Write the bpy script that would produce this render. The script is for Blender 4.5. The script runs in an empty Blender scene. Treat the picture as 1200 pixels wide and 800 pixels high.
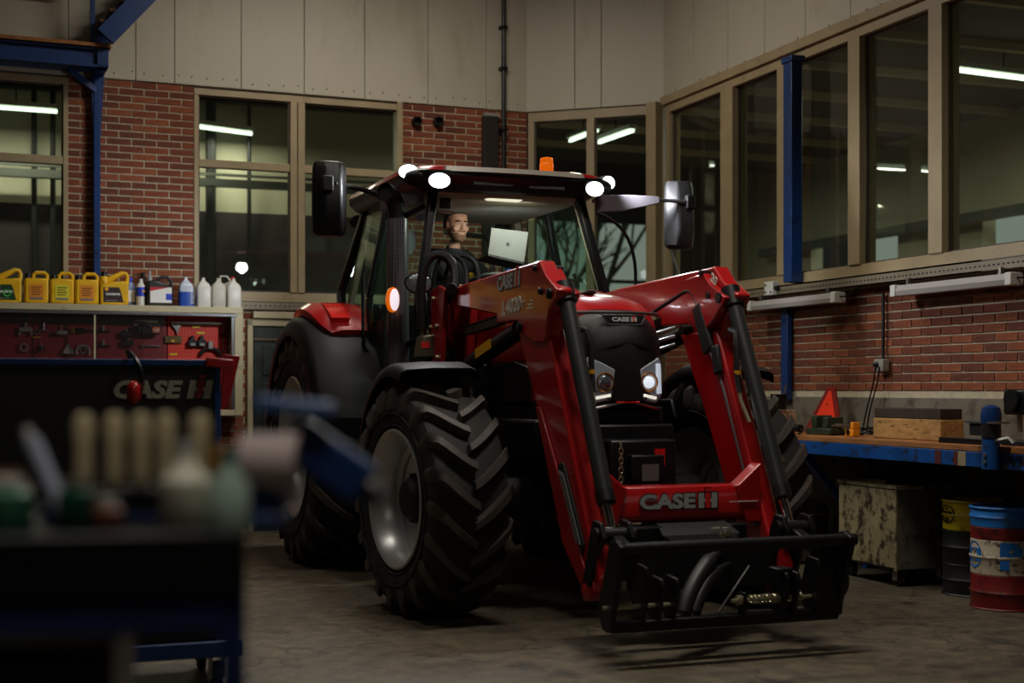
import bpy, bmesh, math, random
from mathutils import Vector, Matrix, Euler
random.seed(7)
R = math.radians
scene = bpy.context.scene
COL = scene.collection

# ------------------------------------------------------------------ camera
PH = R(20.7); CAMH = 1.3; FPX = 1666.67; YH = 455.0
cam = bpy.data.cameras.new('camera'); cam.lens = 50; cam.sensor_width = 36
cam.shift_y = 55.0/1200.0; cam.clip_end = 120
cam.dof.use_dof = True; cam.dof.focus_distance = 9.2; cam.dof.aperture_fstop = 1.6
camo = bpy.data.objects.new('camera', cam); COL.objects.link(camo)
camo.location = (0, 0, CAMH); camo.rotation_euler = (R(90), 0, -PH)
scene.camera = camo
# ------------------------------------------------------------------ world, exposure
w = bpy.data.worlds.new('world'); scene.world = w; w.use_nodes = True
w.node_tree.nodes['Background'].inputs[0].default_value = (.72, .86, .80, 1)
w.node_tree.nodes['Background'].inputs[1].default_value = .30
vs = scene.view_settings
vs.view_transform = 'Standard'; vs.look = 'None'; vs.gamma = 1; vs.use_curve_mapping = False
vs.exposure = 0.0
# unseen lamps, those over trolley and cart added as fill: (x, y, z, length, watts)
UNSEEN_LAMPS = [(3.2, 6.0, 5.5, 1.5, 66), (3.1, 10.4, 5.5, 1.5, 90), (0.3, 0.8, 5.5, 1.5, 30), (0.4, 8.2, 5.5, 1.5, 18)]
LAMP_COL = (1.0, .93, .82)

# ------------------------------------------------------------------ pixel -> place helpers (1200x800 frame)
SN, CS = math.sin(PH), math.cos(PH)
def ray(px, py):
    a = (px-600)/FPX; b = (YH-py)/FPX
    return Vector((SN+a*CS, CS-a*SN, b))
def onX(px, py, X): d = ray(px, py); return Vector((0,0,CAMH)) + d*(X/d.x)
def onY(px, py, Y): d = ray(px, py); return Vector((0,0,CAMH)) + d*(Y/d.y)
def onZ(px, py, Z): d = ray(px, py); return Vector((0,0,CAMH)) + d*((Z-CAMH)/d.z)
def atd(px, py, t): return Vector((0,0,CAMH)) + ray(px, py)*t
TX, TY = 3.41, 7.835
def L(px, py, x): p = onX(px, py, TX+x); return Vector((x, p.y-TY, p.z))
def Lyz(px, py, x): p = L(px, py, x); return (p.y, p.z)
WA = R(1.9); WO = Vector((1.36, 12.95, 0)); WN = Vector((math.sin(WA), -math.cos(WA), 0)); WD = Vector((math.cos(WA), math.sin(WA), 0))
def LW(px, py, off=0):                   # back-left wall frame: (u along wall, -off, z)
    d = ray(px, py); t = (off + WO.dot(WN))/d.dot(WN); p = d*t
    return Vector(((p-WO).dot(WD), -off, CAMH+d.z*t))

# ------------------------------------------------------------------ materials
def lin(c):
    c = c/255.0
    return c/12.92 if c <= .04045 else ((c+.055)/1.055)**2.4
def rgb(*c): return tuple(lin(v) for v in c)+(1,)
MATS = {}
def mat(name, col, rough=.5, metal=0, var=.0, vscale=6, bump=0, bscale=40, coat=0, emit=None, estr=0, dirt=None, dscale=3, dlo=.5, dhi=.65, spec=.5, stretch=None):
    if name in MATS: return MATS[name]
    m = bpy.data.materials.new(name); m.use_nodes = True
    nt = m.node_tree; N = nt.nodes; Lk = nt.links
    b = N['Principled BSDF']
    b.inputs['Roughness'].default_value = rough; b.inputs['Metallic'].default_value = metal
    b.inputs['Coat Weight'].default_value = coat; b.inputs['Coat Roughness'].default_value = .06
    b.inputs['Specular IOR Level'].default_value = spec
    c = rgb(*col); b.inputs['Base Color'].default_value = c
    tc = N.new('ShaderNodeTexCoord'); src = tc.outputs['Object']
    if stretch:
        mp = N.new('ShaderNodeMapping'); mp.inputs['Scale'].default_value = stretch; Lk.new(src, mp.inputs[0]); src = mp.outputs[0]
    last = None
    if var > 0:
        n = N.new('ShaderNodeTexNoise'); n.inputs['Scale'].default_value = vscale; n.inputs['Detail'].default_value = 6; Lk.new(src, n.inputs['Vector'])
        r = N.new('ShaderNodeValToRGB')
        r.color_ramp.elements[0].position = .3; r.color_ramp.elements[1].position = .7
        r.color_ramp.elements[0].color = tuple(v*(1-var) for v in c[:3])+(1,)
        r.color_ramp.elements[1].color = tuple(min(1, v*(1+var)) for v in c[:3])+(1,)
        Lk.new(n.outputs[0], r.inputs[0]); last = r.outputs[0]
    if dirt:
        n = N.new('ShaderNodeTexNoise'); n.inputs['Scale'].default_value = dscale; n.inputs['Detail'].default_value = 8; n.inputs['Roughness'].default_value = .65; Lk.new(src, n.inputs['Vector'])
        r = N.new('ShaderNodeValToRGB'); r.color_ramp.elements[0].position = dlo; r.color_ramp.elements[1].position = dhi
        Lk.new(n.outputs[0], r.inputs[0])
        mx = N.new('ShaderNodeMix'); mx.data_type = 'RGBA'
        Lk.new(r.outputs[0], mx.inputs[0])
        if last: Lk.new(last, mx.inputs[6])
        else: mx.inputs[6].default_value = c
        mx.inputs[7].default_value = rgb(*dirt); last = mx.outputs[2]
    if last: Lk.new(last, b.inputs['Base Color'])
    if bump > 0:
        n = N.new('ShaderNodeTexNoise'); n.inputs['Scale'].default_value = bscale; n.inputs['Detail'].default_value = 5; Lk.new(src, n.inputs['Vector'])
        bp = N.new('ShaderNodeBump'); bp.inputs['Strength'].default_value = bump; bp.inputs['Distance'].default_value = .01
        Lk.new(n.outputs[0], bp.inputs['Height']); Lk.new(bp.outputs[0], b.inputs['Normal'])
    if emit:
        b.inputs['Emission Color'].default_value = rgb(*emit); b.inputs['Emission Strength'].default_value = estr
    MATS[name] = m
    return m
def glass(name, tint=(235,245,240), refl=1.45, grime=.0):
    if name in MATS: return MATS[name]
    m = bpy.data.materials.new(name); m.use_nodes = True
    nt = m.node_tree; N = nt.nodes; Lk = nt.links; N.remove(N['Principled BSDF'])
    t = N.new('ShaderNodeBsdfTransparent'); t.inputs[0].default_value = rgb(*tint)
    g = N.new('ShaderNodeBsdfGlossy'); g.inputs['Roughness'].default_value = .01
    f = N.new('ShaderNodeFresnel'); f.inputs[0].default_value = refl
    ge = N.new('ShaderNodeNewGeometry'); iv = N.new('ShaderNodeMath'); iv.operation = 'SUBTRACT'; iv.inputs[0].default_value = 1; Lk.new(ge.outputs['Backfacing'], iv.inputs[1])
    mu = N.new('ShaderNodeMath'); mu.operation = 'MULTIPLY'; Lk.new(f.outputs[0], mu.inputs[0]); Lk.new(iv.outputs[0], mu.inputs[1])      # the far face of a thin pane only transmits
    mx = N.new('ShaderNodeMixShader'); Lk.new(mu.outputs[0], mx.inputs[0]); Lk.new(t.outputs[0], mx.inputs[1]); Lk.new(g.outputs[0], mx.inputs[2])
    last = mx.outputs[0]
    if grime > 0:
        d = N.new('ShaderNodeBsdfDiffuse'); d.inputs[0].default_value = rgb(150,150,140)
        mg = N.new('ShaderNodeMixShader'); mg.inputs[0].default_value = grime; Lk.new(last, mg.inputs[1]); Lk.new(d.outputs[0], mg.inputs[2]); last = mg.outputs[0]
    Lk.new(last, N['Material Output'].inputs[0]); MATS[name] = m
    return m

# ------------------------------------------------------------------ mesh builder
class MB:
    def __init__(s): s.v = []; s.f = []
    def add(s, vs, fs):
        o = len(s.v); s.v += [tuple(v) for v in vs]; s.f += [tuple(i+o for i in f) for f in fs]; return s
    def box(s, x0, x1, y0, y1, z0, z1):
        return s.add([(x0,y0,z0),(x1,y0,z0),(x1,y1,z0),(x0,y1,z0),(x0,y0,z1),(x1,y0,z1),(x1,y1,z1),(x0,y1,z1)],
                     [(0,3,2,1),(4,5,6,7),(0,1,5,4),(1,2,6,5),(2,3,7,6),(3,0,4,7)])
    def obox(s, c, size, rot=(0,0,0)):
        M = Euler(rot).to_matrix(); c = Vector(c); h = [d/2 for d in size]
        P = [c+M@Vector((sx*h[0],sy*h[1],sz*h[2])) for sz in (-1,1) for sx,sy in ((-1,-1),(1,-1),(1,1),(-1,1))]
        return s.add(P, [(0,3,2,1),(4,5,6,7),(0,1,5,4),(1,2,6,5),(2,3,7,6),(3,0,4,7)])
    def bar(s, p0, p1, wd, ht, up=(0,0,1), w2=None, h2=None):
        p0 = Vector(p0); p1 = Vector(p1); d = (p1-p0).normalized(); u = Vector(up)
        a = d.cross(u)
        if a.length < 1e-4: a = d.cross(Vector((0,1,0)))
        a.normalize(); b = a.cross(d).normalized()
        w2 = w2 or wd; h2 = h2 or ht
        P = [p0+a*sx*wd/2+b*sz*ht/2 for sx,sz in ((-1,-1),(1,-1),(1,1),(-1,1))]+[p1+a*sx*w2/2+b*sz*h2/2 for sx,sz in ((-1,-1),(1,-1),(1,1),(-1,1))]
        return s.add(P, [(0,3,2,1),(4,5,6,7),(0,1,5,4),(1,2,6,5),(2,3,7,6),(3,0,4,7)])
    def tube(s, pts, r, n=10, closed=False, caps=True):
        pts = [Vector(p) for p in pts]; k = len(pts); rr = r if isinstance(r, (list, tuple)) else [r]*k
        T = []
        for i in range(k):
            if closed: t = pts[(i+1)%k]-pts[i-1]
            else: t = pts[min(i+1,k-1)]-pts[max(i-1,0)]
            T.append(t.normalized())
        u = T[0].orthogonal().normalized(); V = []
        for i in range(k):
            u = (u-T[i]*u.dot(T[i]))
            if u.length < 1e-5: u = T[i].orthogonal()
            u.normalize(); b = T[i].cross(u)
            V += [pts[i]+(u*math.cos(2*math.pi*j/n)+b*math.sin(2*math.pi*j/n))*rr[i] for j in range(n)]
        Fs = []
        for i in range(k if closed else k-1):
            for j in range(n):
                a = i*n+j; b2 = i*n+(j+1)%n; c2 = ((i+1)%k)*n+(j+1)%n; d2 = ((i+1)%k)*n+j
                Fs.append((a,b2,c2,d2))
        if caps and not closed: Fs += [tuple(range(n-1,-1,-1)), tuple(range((k-1)*n, k*n))]
        return s.add(V, Fs)
    def lathe(s, prof, o=(0,0,0), axis='z', n=24, caps=True):
        o = Vector(o); V = []
        for r, h in prof:
            for j in range(n):
                a = 2*math.pi*j/n; p, q = r*math.cos(a), r*math.sin(a)
                V.append(o+(Vector((p,q,h)) if axis == 'z' else Vector((h,p,q)) if axis == 'x' else Vector((q,h,p))))
        Fs = []
        for i in range(len(prof)-1):
            for j in range(n): Fs.append((i*n+j, i*n+(j+1)%n, (i+1)*n+(j+1)%n, (i+1)*n+j))
        if caps:
            if prof[0][0] > 1e-6: Fs.append(tuple(range(n-1,-1,-1)))
            if prof[-1][0] > 1e-6: Fs.append(tuple(range((len(prof)-1)*n, len(prof)*n)))
        return s.add(V, Fs)
    def prism(s, poly, a0, a1, axis='x'):
        k = len(poly); f = {'x': lambda p,a: (a,p[0],p[1]), 'y': lambda p,a: (p[0],a,p[1]), 'z': lambda p,a: (p[0],p[1],a)}[axis]
        V = [f(p,a0) for p in poly]+[f(p,a1) for p in poly]
        return s.add(V, [tuple(range(k-1,-1,-1)), tuple(range(k,2*k))]+[(i,(i+1)%k,k+(i+1)%k,k+i) for i in range(k)])
    def loft(s, secs, caps=True, ring=True):
        n = len(secs[0]); V = [p for sec in secs for p in sec]; Fs = []
        for i in range(len(secs)-1):
            for j in range(n if ring else n-1): Fs.append((i*n+j, i*n+(j+1)%n, (i+1)*n+(j+1)%n, (i+1)*n+j))
        if caps and ring: Fs += [tuple(range(n-1,-1,-1)), tuple(range((len(secs)-1)*n, len(secs)*n))]
        return s.add(V, Fs)
    def ball(s, c, rx, ry=None, rz=None, nu=14, nv=9):
        ry = ry or rx; rz = rz or rx; c = Vector(c); V = [c+Vector((0,0,-rz))]
        for i in range(1, nv):
            t = math.pi*i/nv-math.pi/2
            V += [c+Vector((rx*math.cos(t)*math.cos(2*math.pi*j/nu), ry*math.cos(t)*math.sin(2*math.pi*j/nu), rz*math.sin(t))) for j in range(nu)]
        V.append(c+Vector((0,0,rz))); Fs = [(0,1+(j+1)%nu,1+j) for j in range(nu)]
        for i in range(nv-2):
            for j in range(nu): Fs.append((1+i*nu+j, 1+i*nu+(j+1)%nu, 1+(i+1)*nu+(j+1)%nu, 1+(i+1)*nu+j))
        o = 1+(nv-2)*nu; e = len(V)-1; Fs += [(o+j, o+(j+1)%nu, e) for j in range(nu)]
        return s.add(V, Fs)
    def mirror_x(s):
        m = MB(); m.v = [(-x,y,z) for x,y,z in s.v]; m.f = [tuple(reversed(f)) for f in s.f]; return m
    def mesh(s, name, m, smooth=35):
        me = bpy.data.meshes.new(name); me.from_pydata(s.v, [], s.f)
        bm = bmesh.new(); bm.from_mesh(me); bmesh.ops.recalc_face_normals(bm, faces=bm.faces[:]); bm.to_mesh(me); bm.free()
        if smooth:
            for p in me.polygons: p.use_smooth = True
            me.set_sharp_from_angle(angle=R(smooth))
        if m: me.materials.append(m)
        return me
    def build(s, name, m, parent=None, smooth=35, bevel=0, loc=None, rot=None, label=None, kind=None, seg=2):
        o = bpy.data.objects.new(name, s.mesh(name, m, smooth)); COL.objects.link(o)
        if parent: o.parent = parent
        if bevel:
            b = o.modifiers.new('bevel', 'BEVEL'); b.width = bevel; b.segments = seg; b.limit_method = 'ANGLE'; b.angle_limit = R(40)
        if loc is not None: o.location = loc
        if rot is not None: o.rotation_euler = rot
        if label: o['label'] = label
        if kind: o['kind'] = kind
        return o
def inst(name, me, parent=None, loc=(0,0,0), rot=(0,0,0), scale=None):
    o = bpy.data.objects.new(name, me); COL.objects.link(o); o.location = loc; o.rotation_euler = rot
    if scale: o.scale = scale
    if parent: o.parent = parent
    return o
def tag(o, label, cat, group=None):
    o['label'] = label; o['category'] = cat
    if group: o['group'] = group
    return o
def thing(name, label, cat, loc=(0,0,0), rotz=0, group=None):
    o = bpy.data.objects.new(name, None); COL.objects.link(o); o.empty_display_size = .1
    o.location = loc; o.rotation_euler = (0,0,rotz)
    return tag(o, label, cat, group)
def structure(o): o['kind'] = 'structure'; return o
def rrect(w, h, r, n=4):                  # rounded rectangle outline, centred
    P = []
    for cx, cy, a0 in ((w/2-r,h/2-r,0),(-w/2+r,h/2-r,90),(-w/2+r,-h/2+r,180),(w/2-r,-h/2+r,270)):
        for i in range(n+1): a = R(a0+90*i/n); P.append((cx+r*math.cos(a), cy+r*math.sin(a)))
    return P
def arc(c, r, a0, a1, n, plane='yz', x=0):
    P = []
    for i in range(n+1):
        a = R(a0+(a1-a0)*i/n); p, q = c[0]+r*math.cos(a), c[1]+r*math.sin(a)
        P.append((x,p,q) if plane == 'yz' else (p,x,q) if plane == 'xz' else (p,q,x))
    return P
def bez(p0, p1, p2, p3, n=12):
    p0, p1, p2, p3 = (Vector(p) for p in (p0,p1,p2,p3))
    return [p0*(1-t)**3+p1*3*t*(1-t)**2+p2*3*t*t*(1-t)+p3*t**3 for t in (i/n for i in range(n+1))]
def text_geo(txt, bold=.02, depth=.02, shear=0, spacing=1.0):
    cu = bpy.data.curves.new('lettering', 'FONT'); cu.body = txt; cu.size = 1; cu.extrude = depth; cu.offset = bold; cu.shear = shear
    cu.space_character = spacing; cu.resolution_u = 3
    o = bpy.data.objects.new('lettering', cu); COL.objects.link(o)
    dg = bpy.context.evaluated_depsgraph_get(); me = o.evaluated_get(dg).to_mesh()
    V = [v.co.copy() for v in me.vertices]; Fs = [tuple(p.vertices) for p in me.polygons]
    o.evaluated_get(dg).to_mesh_clear(); bpy.data.objects.remove(o); bpy.data.curves.remove(cu)
    return V, Fs
def put_text(mb, txt, o, right, up, width=None, height=None, bold=.02, depth=.02, shear=0, spacing=1.0, thick=.002, x01=None):
    V, Fs = text_geo(txt, bold, depth, shear, spacing)
    x0 = min(v.x for v in V); x1 = max(v.x for v in V); y0 = min(v.y for v in V); y1 = max(v.y for v in V)
    if x01: x0, x1 = x01[0], x01[1]
    rt = Vector(right).normalized(); u = Vector(up); u = (u-rt*u.dot(rt)).normalized(); nn = rt.cross(u)
    sx = (width/(x1-x0)) if width else None; sy = (height/(y1-y0)) if height else None
    sx = sx or sy; sy = sy or sx; o = Vector(o)
    return mb.add([o+rt*(v.x-x0)*sx+u*(v.y-y0)*sy+nn*(v.z/depth*thick if depth else 0) for v in V], Fs)
def case_logo(parent, o, right, up, wd, ht, mg, mr, mk=None, shear=0, thick=.002):
    o = Vector(o); rt = Vector(right).normalized(); u = Vector(up); u = (u-rt*u.dot(rt)).normalized(); nn = rt.cross(u); u2 = u+rt*shear
    def quad(mb, a0, a1, b0, b1, t0, t1):
        P = [o+rt*a*wd+u2*b*ht+nn*t for t in (t0,t1) for a,b in ((a0,b0),(a1,b0),(a1,b1),(a0,b1))]
        mb.add(P, [(0,3,2,1),(4,5,6,7),(0,1,5,4),(1,2,6,5),(2,3,7,6),(3,0,4,7)])
    if mk:
        m = MB(); put_text(m, 'CASE', o-rt*.012*wd-u*.07*ht, rt, u, width=.74*wd, height=1.14*ht, bold=.075, shear=shear, thick=thick*.4)
        quad(m, .742, 1.015, -.09, 1.09, -thick*.4, thick*.4); quad(m, .83, .918, 1.05, 1.36, -thick*.4, thick*.4)
        m.build('lettering_outline', mk, parent, smooth=0)
    m = MB(); put_text(m, 'CASE', o, rt, u, width=.715*wd, height=ht, bold=.045, shear=shear, thick=thick); m.build('lettering', mg, parent, smooth=0)
    m = MB(); quad(m, .755, .825, 0, 1, -thick, thick); quad(m, .925, 1.0, 0, 1, -thick, thick); quad(m, .825, .925, .40, .60, -thick, thick*.9)
    m.build('emblem', mg, parent, smooth=0)
    m = MB(); quad(m, .842, .908, 0, 1.0, -thick, thick*1.3); quad(m, .842, .908, 1.08, 1.3, -thick, thick*1.3); m.build('emblem_bar', mr, parent, smooth=0)

# ================================================================== MATERIALS
CREAM = mat('cream_paint', (156,139,106), .5, var=.10, vscale=4, dirt=(120,100,72), dscale=5, dlo=.58, dhi=.8, bump=.05, bscale=30)
PANEL = mat('pale_wall_sheet', (182,176,158), .55, var=.06, vscale=1.3, dirt=(150,138,110), dscale=2.2, dlo=.55, dhi=.85, stretch=(1,1,.35))
BRICKS = [mat('brick_%d' % i, c, .85, var=.28, vscale=22, bump=.6, bscale=60, dirt=(58,34,24), dscale=14, dlo=.56, dhi=.72) for i, c in
          enumerate(((122,62,36),(110,54,32),(134,72,42),(98,50,32)))]
MORTAR = mat('mortar', (190,178,152), .95, var=.15, vscale=18, bump=.5, bscale=90)
CONC = mat('plinth_concrete', (112,104,90), .9, var=.18, vscale=3, bump=.25, bscale=30, dirt=(70,62,52), dscale=4)
DARKSTEEL = mat('dark_steel', (34,34,34), .55, .3, var=.2, vscale=8)
BLUE = mat('blue_steel_paint', (6,52,108), .42, var=.15, vscale=6, dirt=(10,26,52), dscale=6, dlo=.55, dhi=.75)
BLUEWORN = mat('worn_blue_paint', (14,72,140), .45, var=.2, vscale=8, dirt=(40,30,26), dscale=11, dlo=.53, dhi=.62, bump=.1)
WOOD = mat('bench_wood', (150,96,48), .7, var=.35, vscale=5, bump=.2, bscale=25, stretch=(6,1,6))
WOODRAW = mat('raw_timber', (176,132,74), .75, var=.25, vscale=6, bump=.2, bscale=30, stretch=(6,1.2,6), dirt=(60,40,20), dscale=8, dlo=.58, dhi=.68)
DARKWOOD = mat('dark_timber', (52,38,26), .8, var=.3, vscale=8, bump=.2)
GALV = mat('galvanised_steel', (150,148,140), .42, .75, var=.15, vscale=20)
WHITEP = mat('white_plastic', (214,212,204), .4, var=.05, vscale=10)
BLACKP = mat('black_plastic', (14,14,15), .42, spec=.4)
RUBBER = mat('black_rubber', (20,20,20), .75)
GLASS = glass('window_glass', (236,239,230), 1.42, .012)
TUBEON = mat('lit_tube', (240,255,245), .4, emit=(232,255,240), estr=3.2)

# floor: worn concrete with oil stains and joints
def floor_mat():
    m = mat('floor_concrete', (94,84,68), .58, var=.22, vscale=1.6, bump=.22, bscale=22, dirt=(44,38,30), dscale=2.3, dlo=.57, dhi=.68)
    nt = m.node_tree; N = nt.nodes; Lk = nt.links; b = N['Principled BSDF']
    src = b.inputs['Base Color'].links[0].from_socket; tc = [n for n in N if n.type == 'TEX_COORD'][0]
    n = N.new('ShaderNodeTexNoise'); n.inputs['Scale'].default_value = 9; n.inputs['Detail'].default_value = 10; n.inputs['Roughness'].default_value = .7
    Lk.new(tc.outputs['Object'], n.inputs['Vector'])
    r = N.new('ShaderNodeValToRGB'); r.color_ramp.elements[0].position = .40; r.color_ramp.elements[1].position = .60
    r.color_ramp.elements[0].color = (.55,.55,.55,1); r.color_ramp.elements[1].color = (1.1,1.08,1.02,1); Lk.new(n.outputs[0], r.inputs[0])
    v = N.new('ShaderNodeTexVoronoi'); v.feature = 'DISTANCE_TO_EDGE'; v.inputs['Scale'].default_value = .55
    n2 = N.new('ShaderNodeTexNoise'); n2.inputs['Scale'].default_value = 3; n2.inputs['Detail'].default_value = 6; Lk.new(tc.outputs['Object'], n2.inputs['Vector'])
    ad = N.new('ShaderNodeVectorMath'); ad.operation = 'ADD'; Lk.new(tc.outputs['Object'], ad.inputs[0]); Lk.new(n2.outputs['Color'], ad.inputs[1]); Lk.new(ad.outputs[0], v.inputs['Vector'])
    r2 = N.new('ShaderNodeValToRGB'); r2.color_ramp.elements[0].position = .003; r2.color_ramp.elements[1].position = .009
    r2.color_ramp.elements[0].color = (.4,.38,.35,1); r2.color_ramp.elements[1].color = (1,1,1,1); Lk.new(v.outputs[0], r2.inputs[0])
    m1 = N.new('ShaderNodeMix'); m1.data_type = 'RGBA'; m1.blend_type = 'MULTIPLY'; m1.inputs[0].default_value = 1; Lk.new(src, m1.inputs[6]); Lk.new(r.outputs[0], m1.inputs[7])
    m2 = N.new('ShaderNodeMix'); m2.data_type = 'RGBA'; m2.blend_type = 'MULTIPLY'; m2.inputs[0].default_value = 1; Lk.new(m1.outputs[2], m2.inputs[6]); Lk.new(r2.outputs[0], m2.inputs[7])
    Lk.new(m2.outputs[2], b.inputs['Base Color'])
    return m
structure(MB().box(-7, 14.2, -4.2, 20.6, -.2, 0).build('floor', floor_mat(), smooth=0))

# ================================================================== WALLS
ZP = 4.02                                   # underside of the pale sheeting
CEILM = mat('ceiling_sheet', (96,88,74), .7, var=.1)
RW = 6.17                                   # right wall face
C1 = WO+WD*3.735; C2 = Vector((RW, 12.181, 0))
# ---- brick helper: courses of bricks proud of a mortar core (local frame: x along wall, y<0 toward room)
BL, BH, BC = .218, .0635, .0125
def brick_set():
    out = {}
    for L_ in (.205, .0965):
        for k in range(4):
            m = MB().box(-L_/2, L_/2, -.007, .03, .0, BH-BC)
            m.v = [(x+random.uniform(-.0016,.0016), y+random.uniform(-.002,.002) if y < 0 else y, z+random.uniform(-.0016,.0016)) for x,y,z in m.v]
            me = m.mesh('brick', BRICKS[k], 0); out[(L_, k)] = me
    return out
BSET = brick_set()
def bricks(parent, u0, u1, z0, z1, limit, rest_name=True):
    rows = int((z1-z0)/BH+.01); spots = []
    for r in range(rows):
        z = z1-(r+1)*BH; u = u0+(0 if r % 2 else -BL/2)
        while u < u1-.02:
            a, b = max(u, u0), min(u+BL-BC, u1)
            if b-a > .03: spots.append((a, b, z))
            u += BL
    n = 0; rest = MB()
    for a, b, z in spots:
        if n < limit:
            inst('brick', BSET[(.205 if b-a > .15 else .0965, random.randrange(4))], parent, ((a+b)/2, 0, z), (0,0,0), ((b-a)/(.205 if b-a > .15 else .0965),1,1)); n += 1
        else: rest.box(a, b, -.007, .03, z, z+BH-BC)
    if rest.v:
        rest.build('brickwork', BRICKS[0], parent, smooth=0, kind='stuff')
    return n

# ---- wall_left: wall behind the tool cabinet (frame WO / WD)
def wall_frame(name, mbx, m, origin, ang):
    return structure(mbx.build(name, m, smooth=0, loc=origin, rot=(0,0,ang)))
m = MB()
m.box(-7.2, 3.735, 0, .25, 0, 2.05)                        # below the sills
for a, b in ((-.60, .483), (2.446, 3.735)): m.box(a, b, 0, .25, 2.05, ZP)
m.box(-7.2, -3.2, 0, .25, 2.05, ZP); m.box(-7.2, 3.735, .03, .25, ZP, 6.4)
wl = wall_frame('wall_left', m, MORTAR, WO, WA)
na = bricks(wl, -.60, .483, 2.0, ZP, 175)
nb = bricks(wl, 2.446, 3.735, 2.0, ZP, 298-na)

u = -7.0
joints = [-3.0,-2.4,-1.8,-1.2,-.6,-.03,.309,.906,1.49,2.07,2.70,3.30,3.735]
for a, b in zip(joints[:-1], joints[1:]): MB().box(a+.003, b-.003, -.025, .03, ZP, 6.4).build('wall_panel', PANEL, wl, smooth=0, bevel=.003)
SCREW = mat('screw_head', (40,34,28), .6)
sm = MB().lathe([(.007,0),(.007,-.004)], (0,0,0), 'y', 8).mesh('screw', SCREW)
for k in range(34): inst('screw', sm, wl, (-.9+k*.137+random.uniform(-.02,.02), -.025, ZP+.06+random.uniform(-.015,.02)))
# ---- chamfer wall
ch = (C2-C1); chl = ch.length; cha = math.atan2(ch.y, ch.x)
m = MB().box(0, chl, .0, .2, 0, 2.05); m.box(0, chl, .02, .2, ZP, 6.4)
wc = wall_frame('wall_chamfer', m, MORTAR, C1, cha)
for a, b in ((0,.36*chl),(.36*chl,.55*chl),(.55*chl,chl)): MB().box(a+.003, b-.003, -.025, .03, ZP, 6.4).build('wall_panel', PANEL, wc, smooth=0, bevel=.003)
# ---- right wall: local x runs from the corner toward the viewer, y<0 toward room
def rl(Y): return 12.181-Y
RA = R(-90)
m = MB().box(0, 16, .0, .25, 1.235, 2.06); m.box(0, 16, .03, .25, ZP, 6.4)
wr = wall_frame('wall_right', m, MORTAR, (RW, 12.181, 0), RA)
MB().box(0, 16, -.02, .25, 0, 1.235).build('plinth', CONC, wr, smooth=0, bevel=.005)
bricks(wr, .45, 5.45, 1.24, 2.05, 300)
bricks(wr, .02, .45, 1.24, 2.05, 0)
bricks(wr, 5.45, 16, 1.24, 2.05, 0)
ub = 0
for k in range(20): MB().box(k*.62+.003, (k+1)*.62-.003, -.025, .03, ZP, 6.4).build('wall_panel', PANEL, wr, smooth=0, bevel=.003)
for k in range(44): inst('screw', sm, wr, (.1+k*.16+random.uniform(-.03,.03), -.025, ZP+.05+random.uniform(-.015,.03)))
# walls out of view and ceiling
DULL = mat('dull_wall', (120,110,92), .8, var=.1)
structure(MB().box(-7.2, 6.4, -4.2, -4.0, 0, 6.4).build('wall_rear', DULL, smooth=0))
structure(MB().box(-7.2, -7.0, -4.2, 20.6, 0, 6.4).build('wall_side', DULL, smooth=0))
ce = structure(MB().box(-7.2, 14.2, -4.2, 20.6, 6.4, 6.5).build('ceiling', CEILM, smooth=0))
for k in range(7): MB().box(-7, RW, -3+k*2.4, -2.86+k*2.4, 6.1, 6.4).build('ceiling_beam', DARKSTEEL, ce, smooth=0)

# ================================================================== WINDOWS
nwin = [0]
def window(origin, ang, u0, u1, z0, z1, mullions, transoms=(), fr=.06, dep=.09, sill=True, frame_mat=CREAM, offs=0.03):
    nwin[0] += 1
    m = MB().box(u0, u1, offs-dep/2, offs+dep/2, z1-fr, z1); m.box(u0, u1, offs-dep/2, offs+dep/2, z0, z0+fr)
    m.box(u0, u0+fr*.7, offs-dep/2, offs+dep/2, z0+fr, z1-fr); m.box(u1-fr*.7, u1, offs-dep/2, offs+dep/2, z0+fr, z1-fr)
    o = structure(m.build('window_%d' % nwin[0], frame_mat, smooth=0, bevel=.004, loc=origin, rot=(0,0,ang)))
    edges = [u0+fr*.7]
    for a, b in mullions:
        MB().box(a, b, offs-dep*.62, offs+dep*.62, z0+fr, z1-fr).build('mullion', frame_mat, o, smooth=0, bevel=.005); edges += [a, b]
    edges.append(u1-fr*.7)
    for i in range(0, len(edges), 2):
        a, b = edges[i], edges[i+1]
        g = MB().box(a, b, offs+.005, offs+.011, z0+fr, z1-fr).build('pane', GLASS, o, smooth=0)
        bd = MB()
        for q in (a, b-.012): bd.box(q, q+.012, offs-.02, offs+.003, z0+fr, z1-fr)
        bd.box(a, b, offs-.02, offs+.003, z1-fr-.014, z1-fr); bd.box(a, b, offs-.02, offs+.003, z0+fr, z0+fr+.014)
        bd.build('glazing_bead', mat('bead_dark', (70,58,44), .6), o, smooth=0)
        for tz in transoms:
            MB().box(a, b, offs-dep*.45, offs+dep*.5, tz-.035, tz+.035).build('transom', frame_mat, o, smooth=0, bevel=.004)
    return o
window(WO, WA, -3.2, -.60, 2.12, ZP-.02, [(-1.95,-1.87)], [3.28])
window(WO, WA, .483, 2.446, 2.12, ZP-.02, [(1.36,1.425),(1.432,1.497)], [3.33])
MB().box(2.39, 2.446, -.03, .1, 2.1, ZP).build('window_post', CREAM, wl, smooth=0, bevel=.004)
window(C1, cha, 0.02, chl-.11, 2.12, ZP-.01, [(.62,.70)], fr=.09)
structure(MB().box(-.02, .10, -.09, .16, 0, ZP).build('trim_1', CREAM, smooth=0, bevel=.006, loc=C2+Vector((-.10,.06,0)), rot=(0,0,R(-66))))
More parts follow.
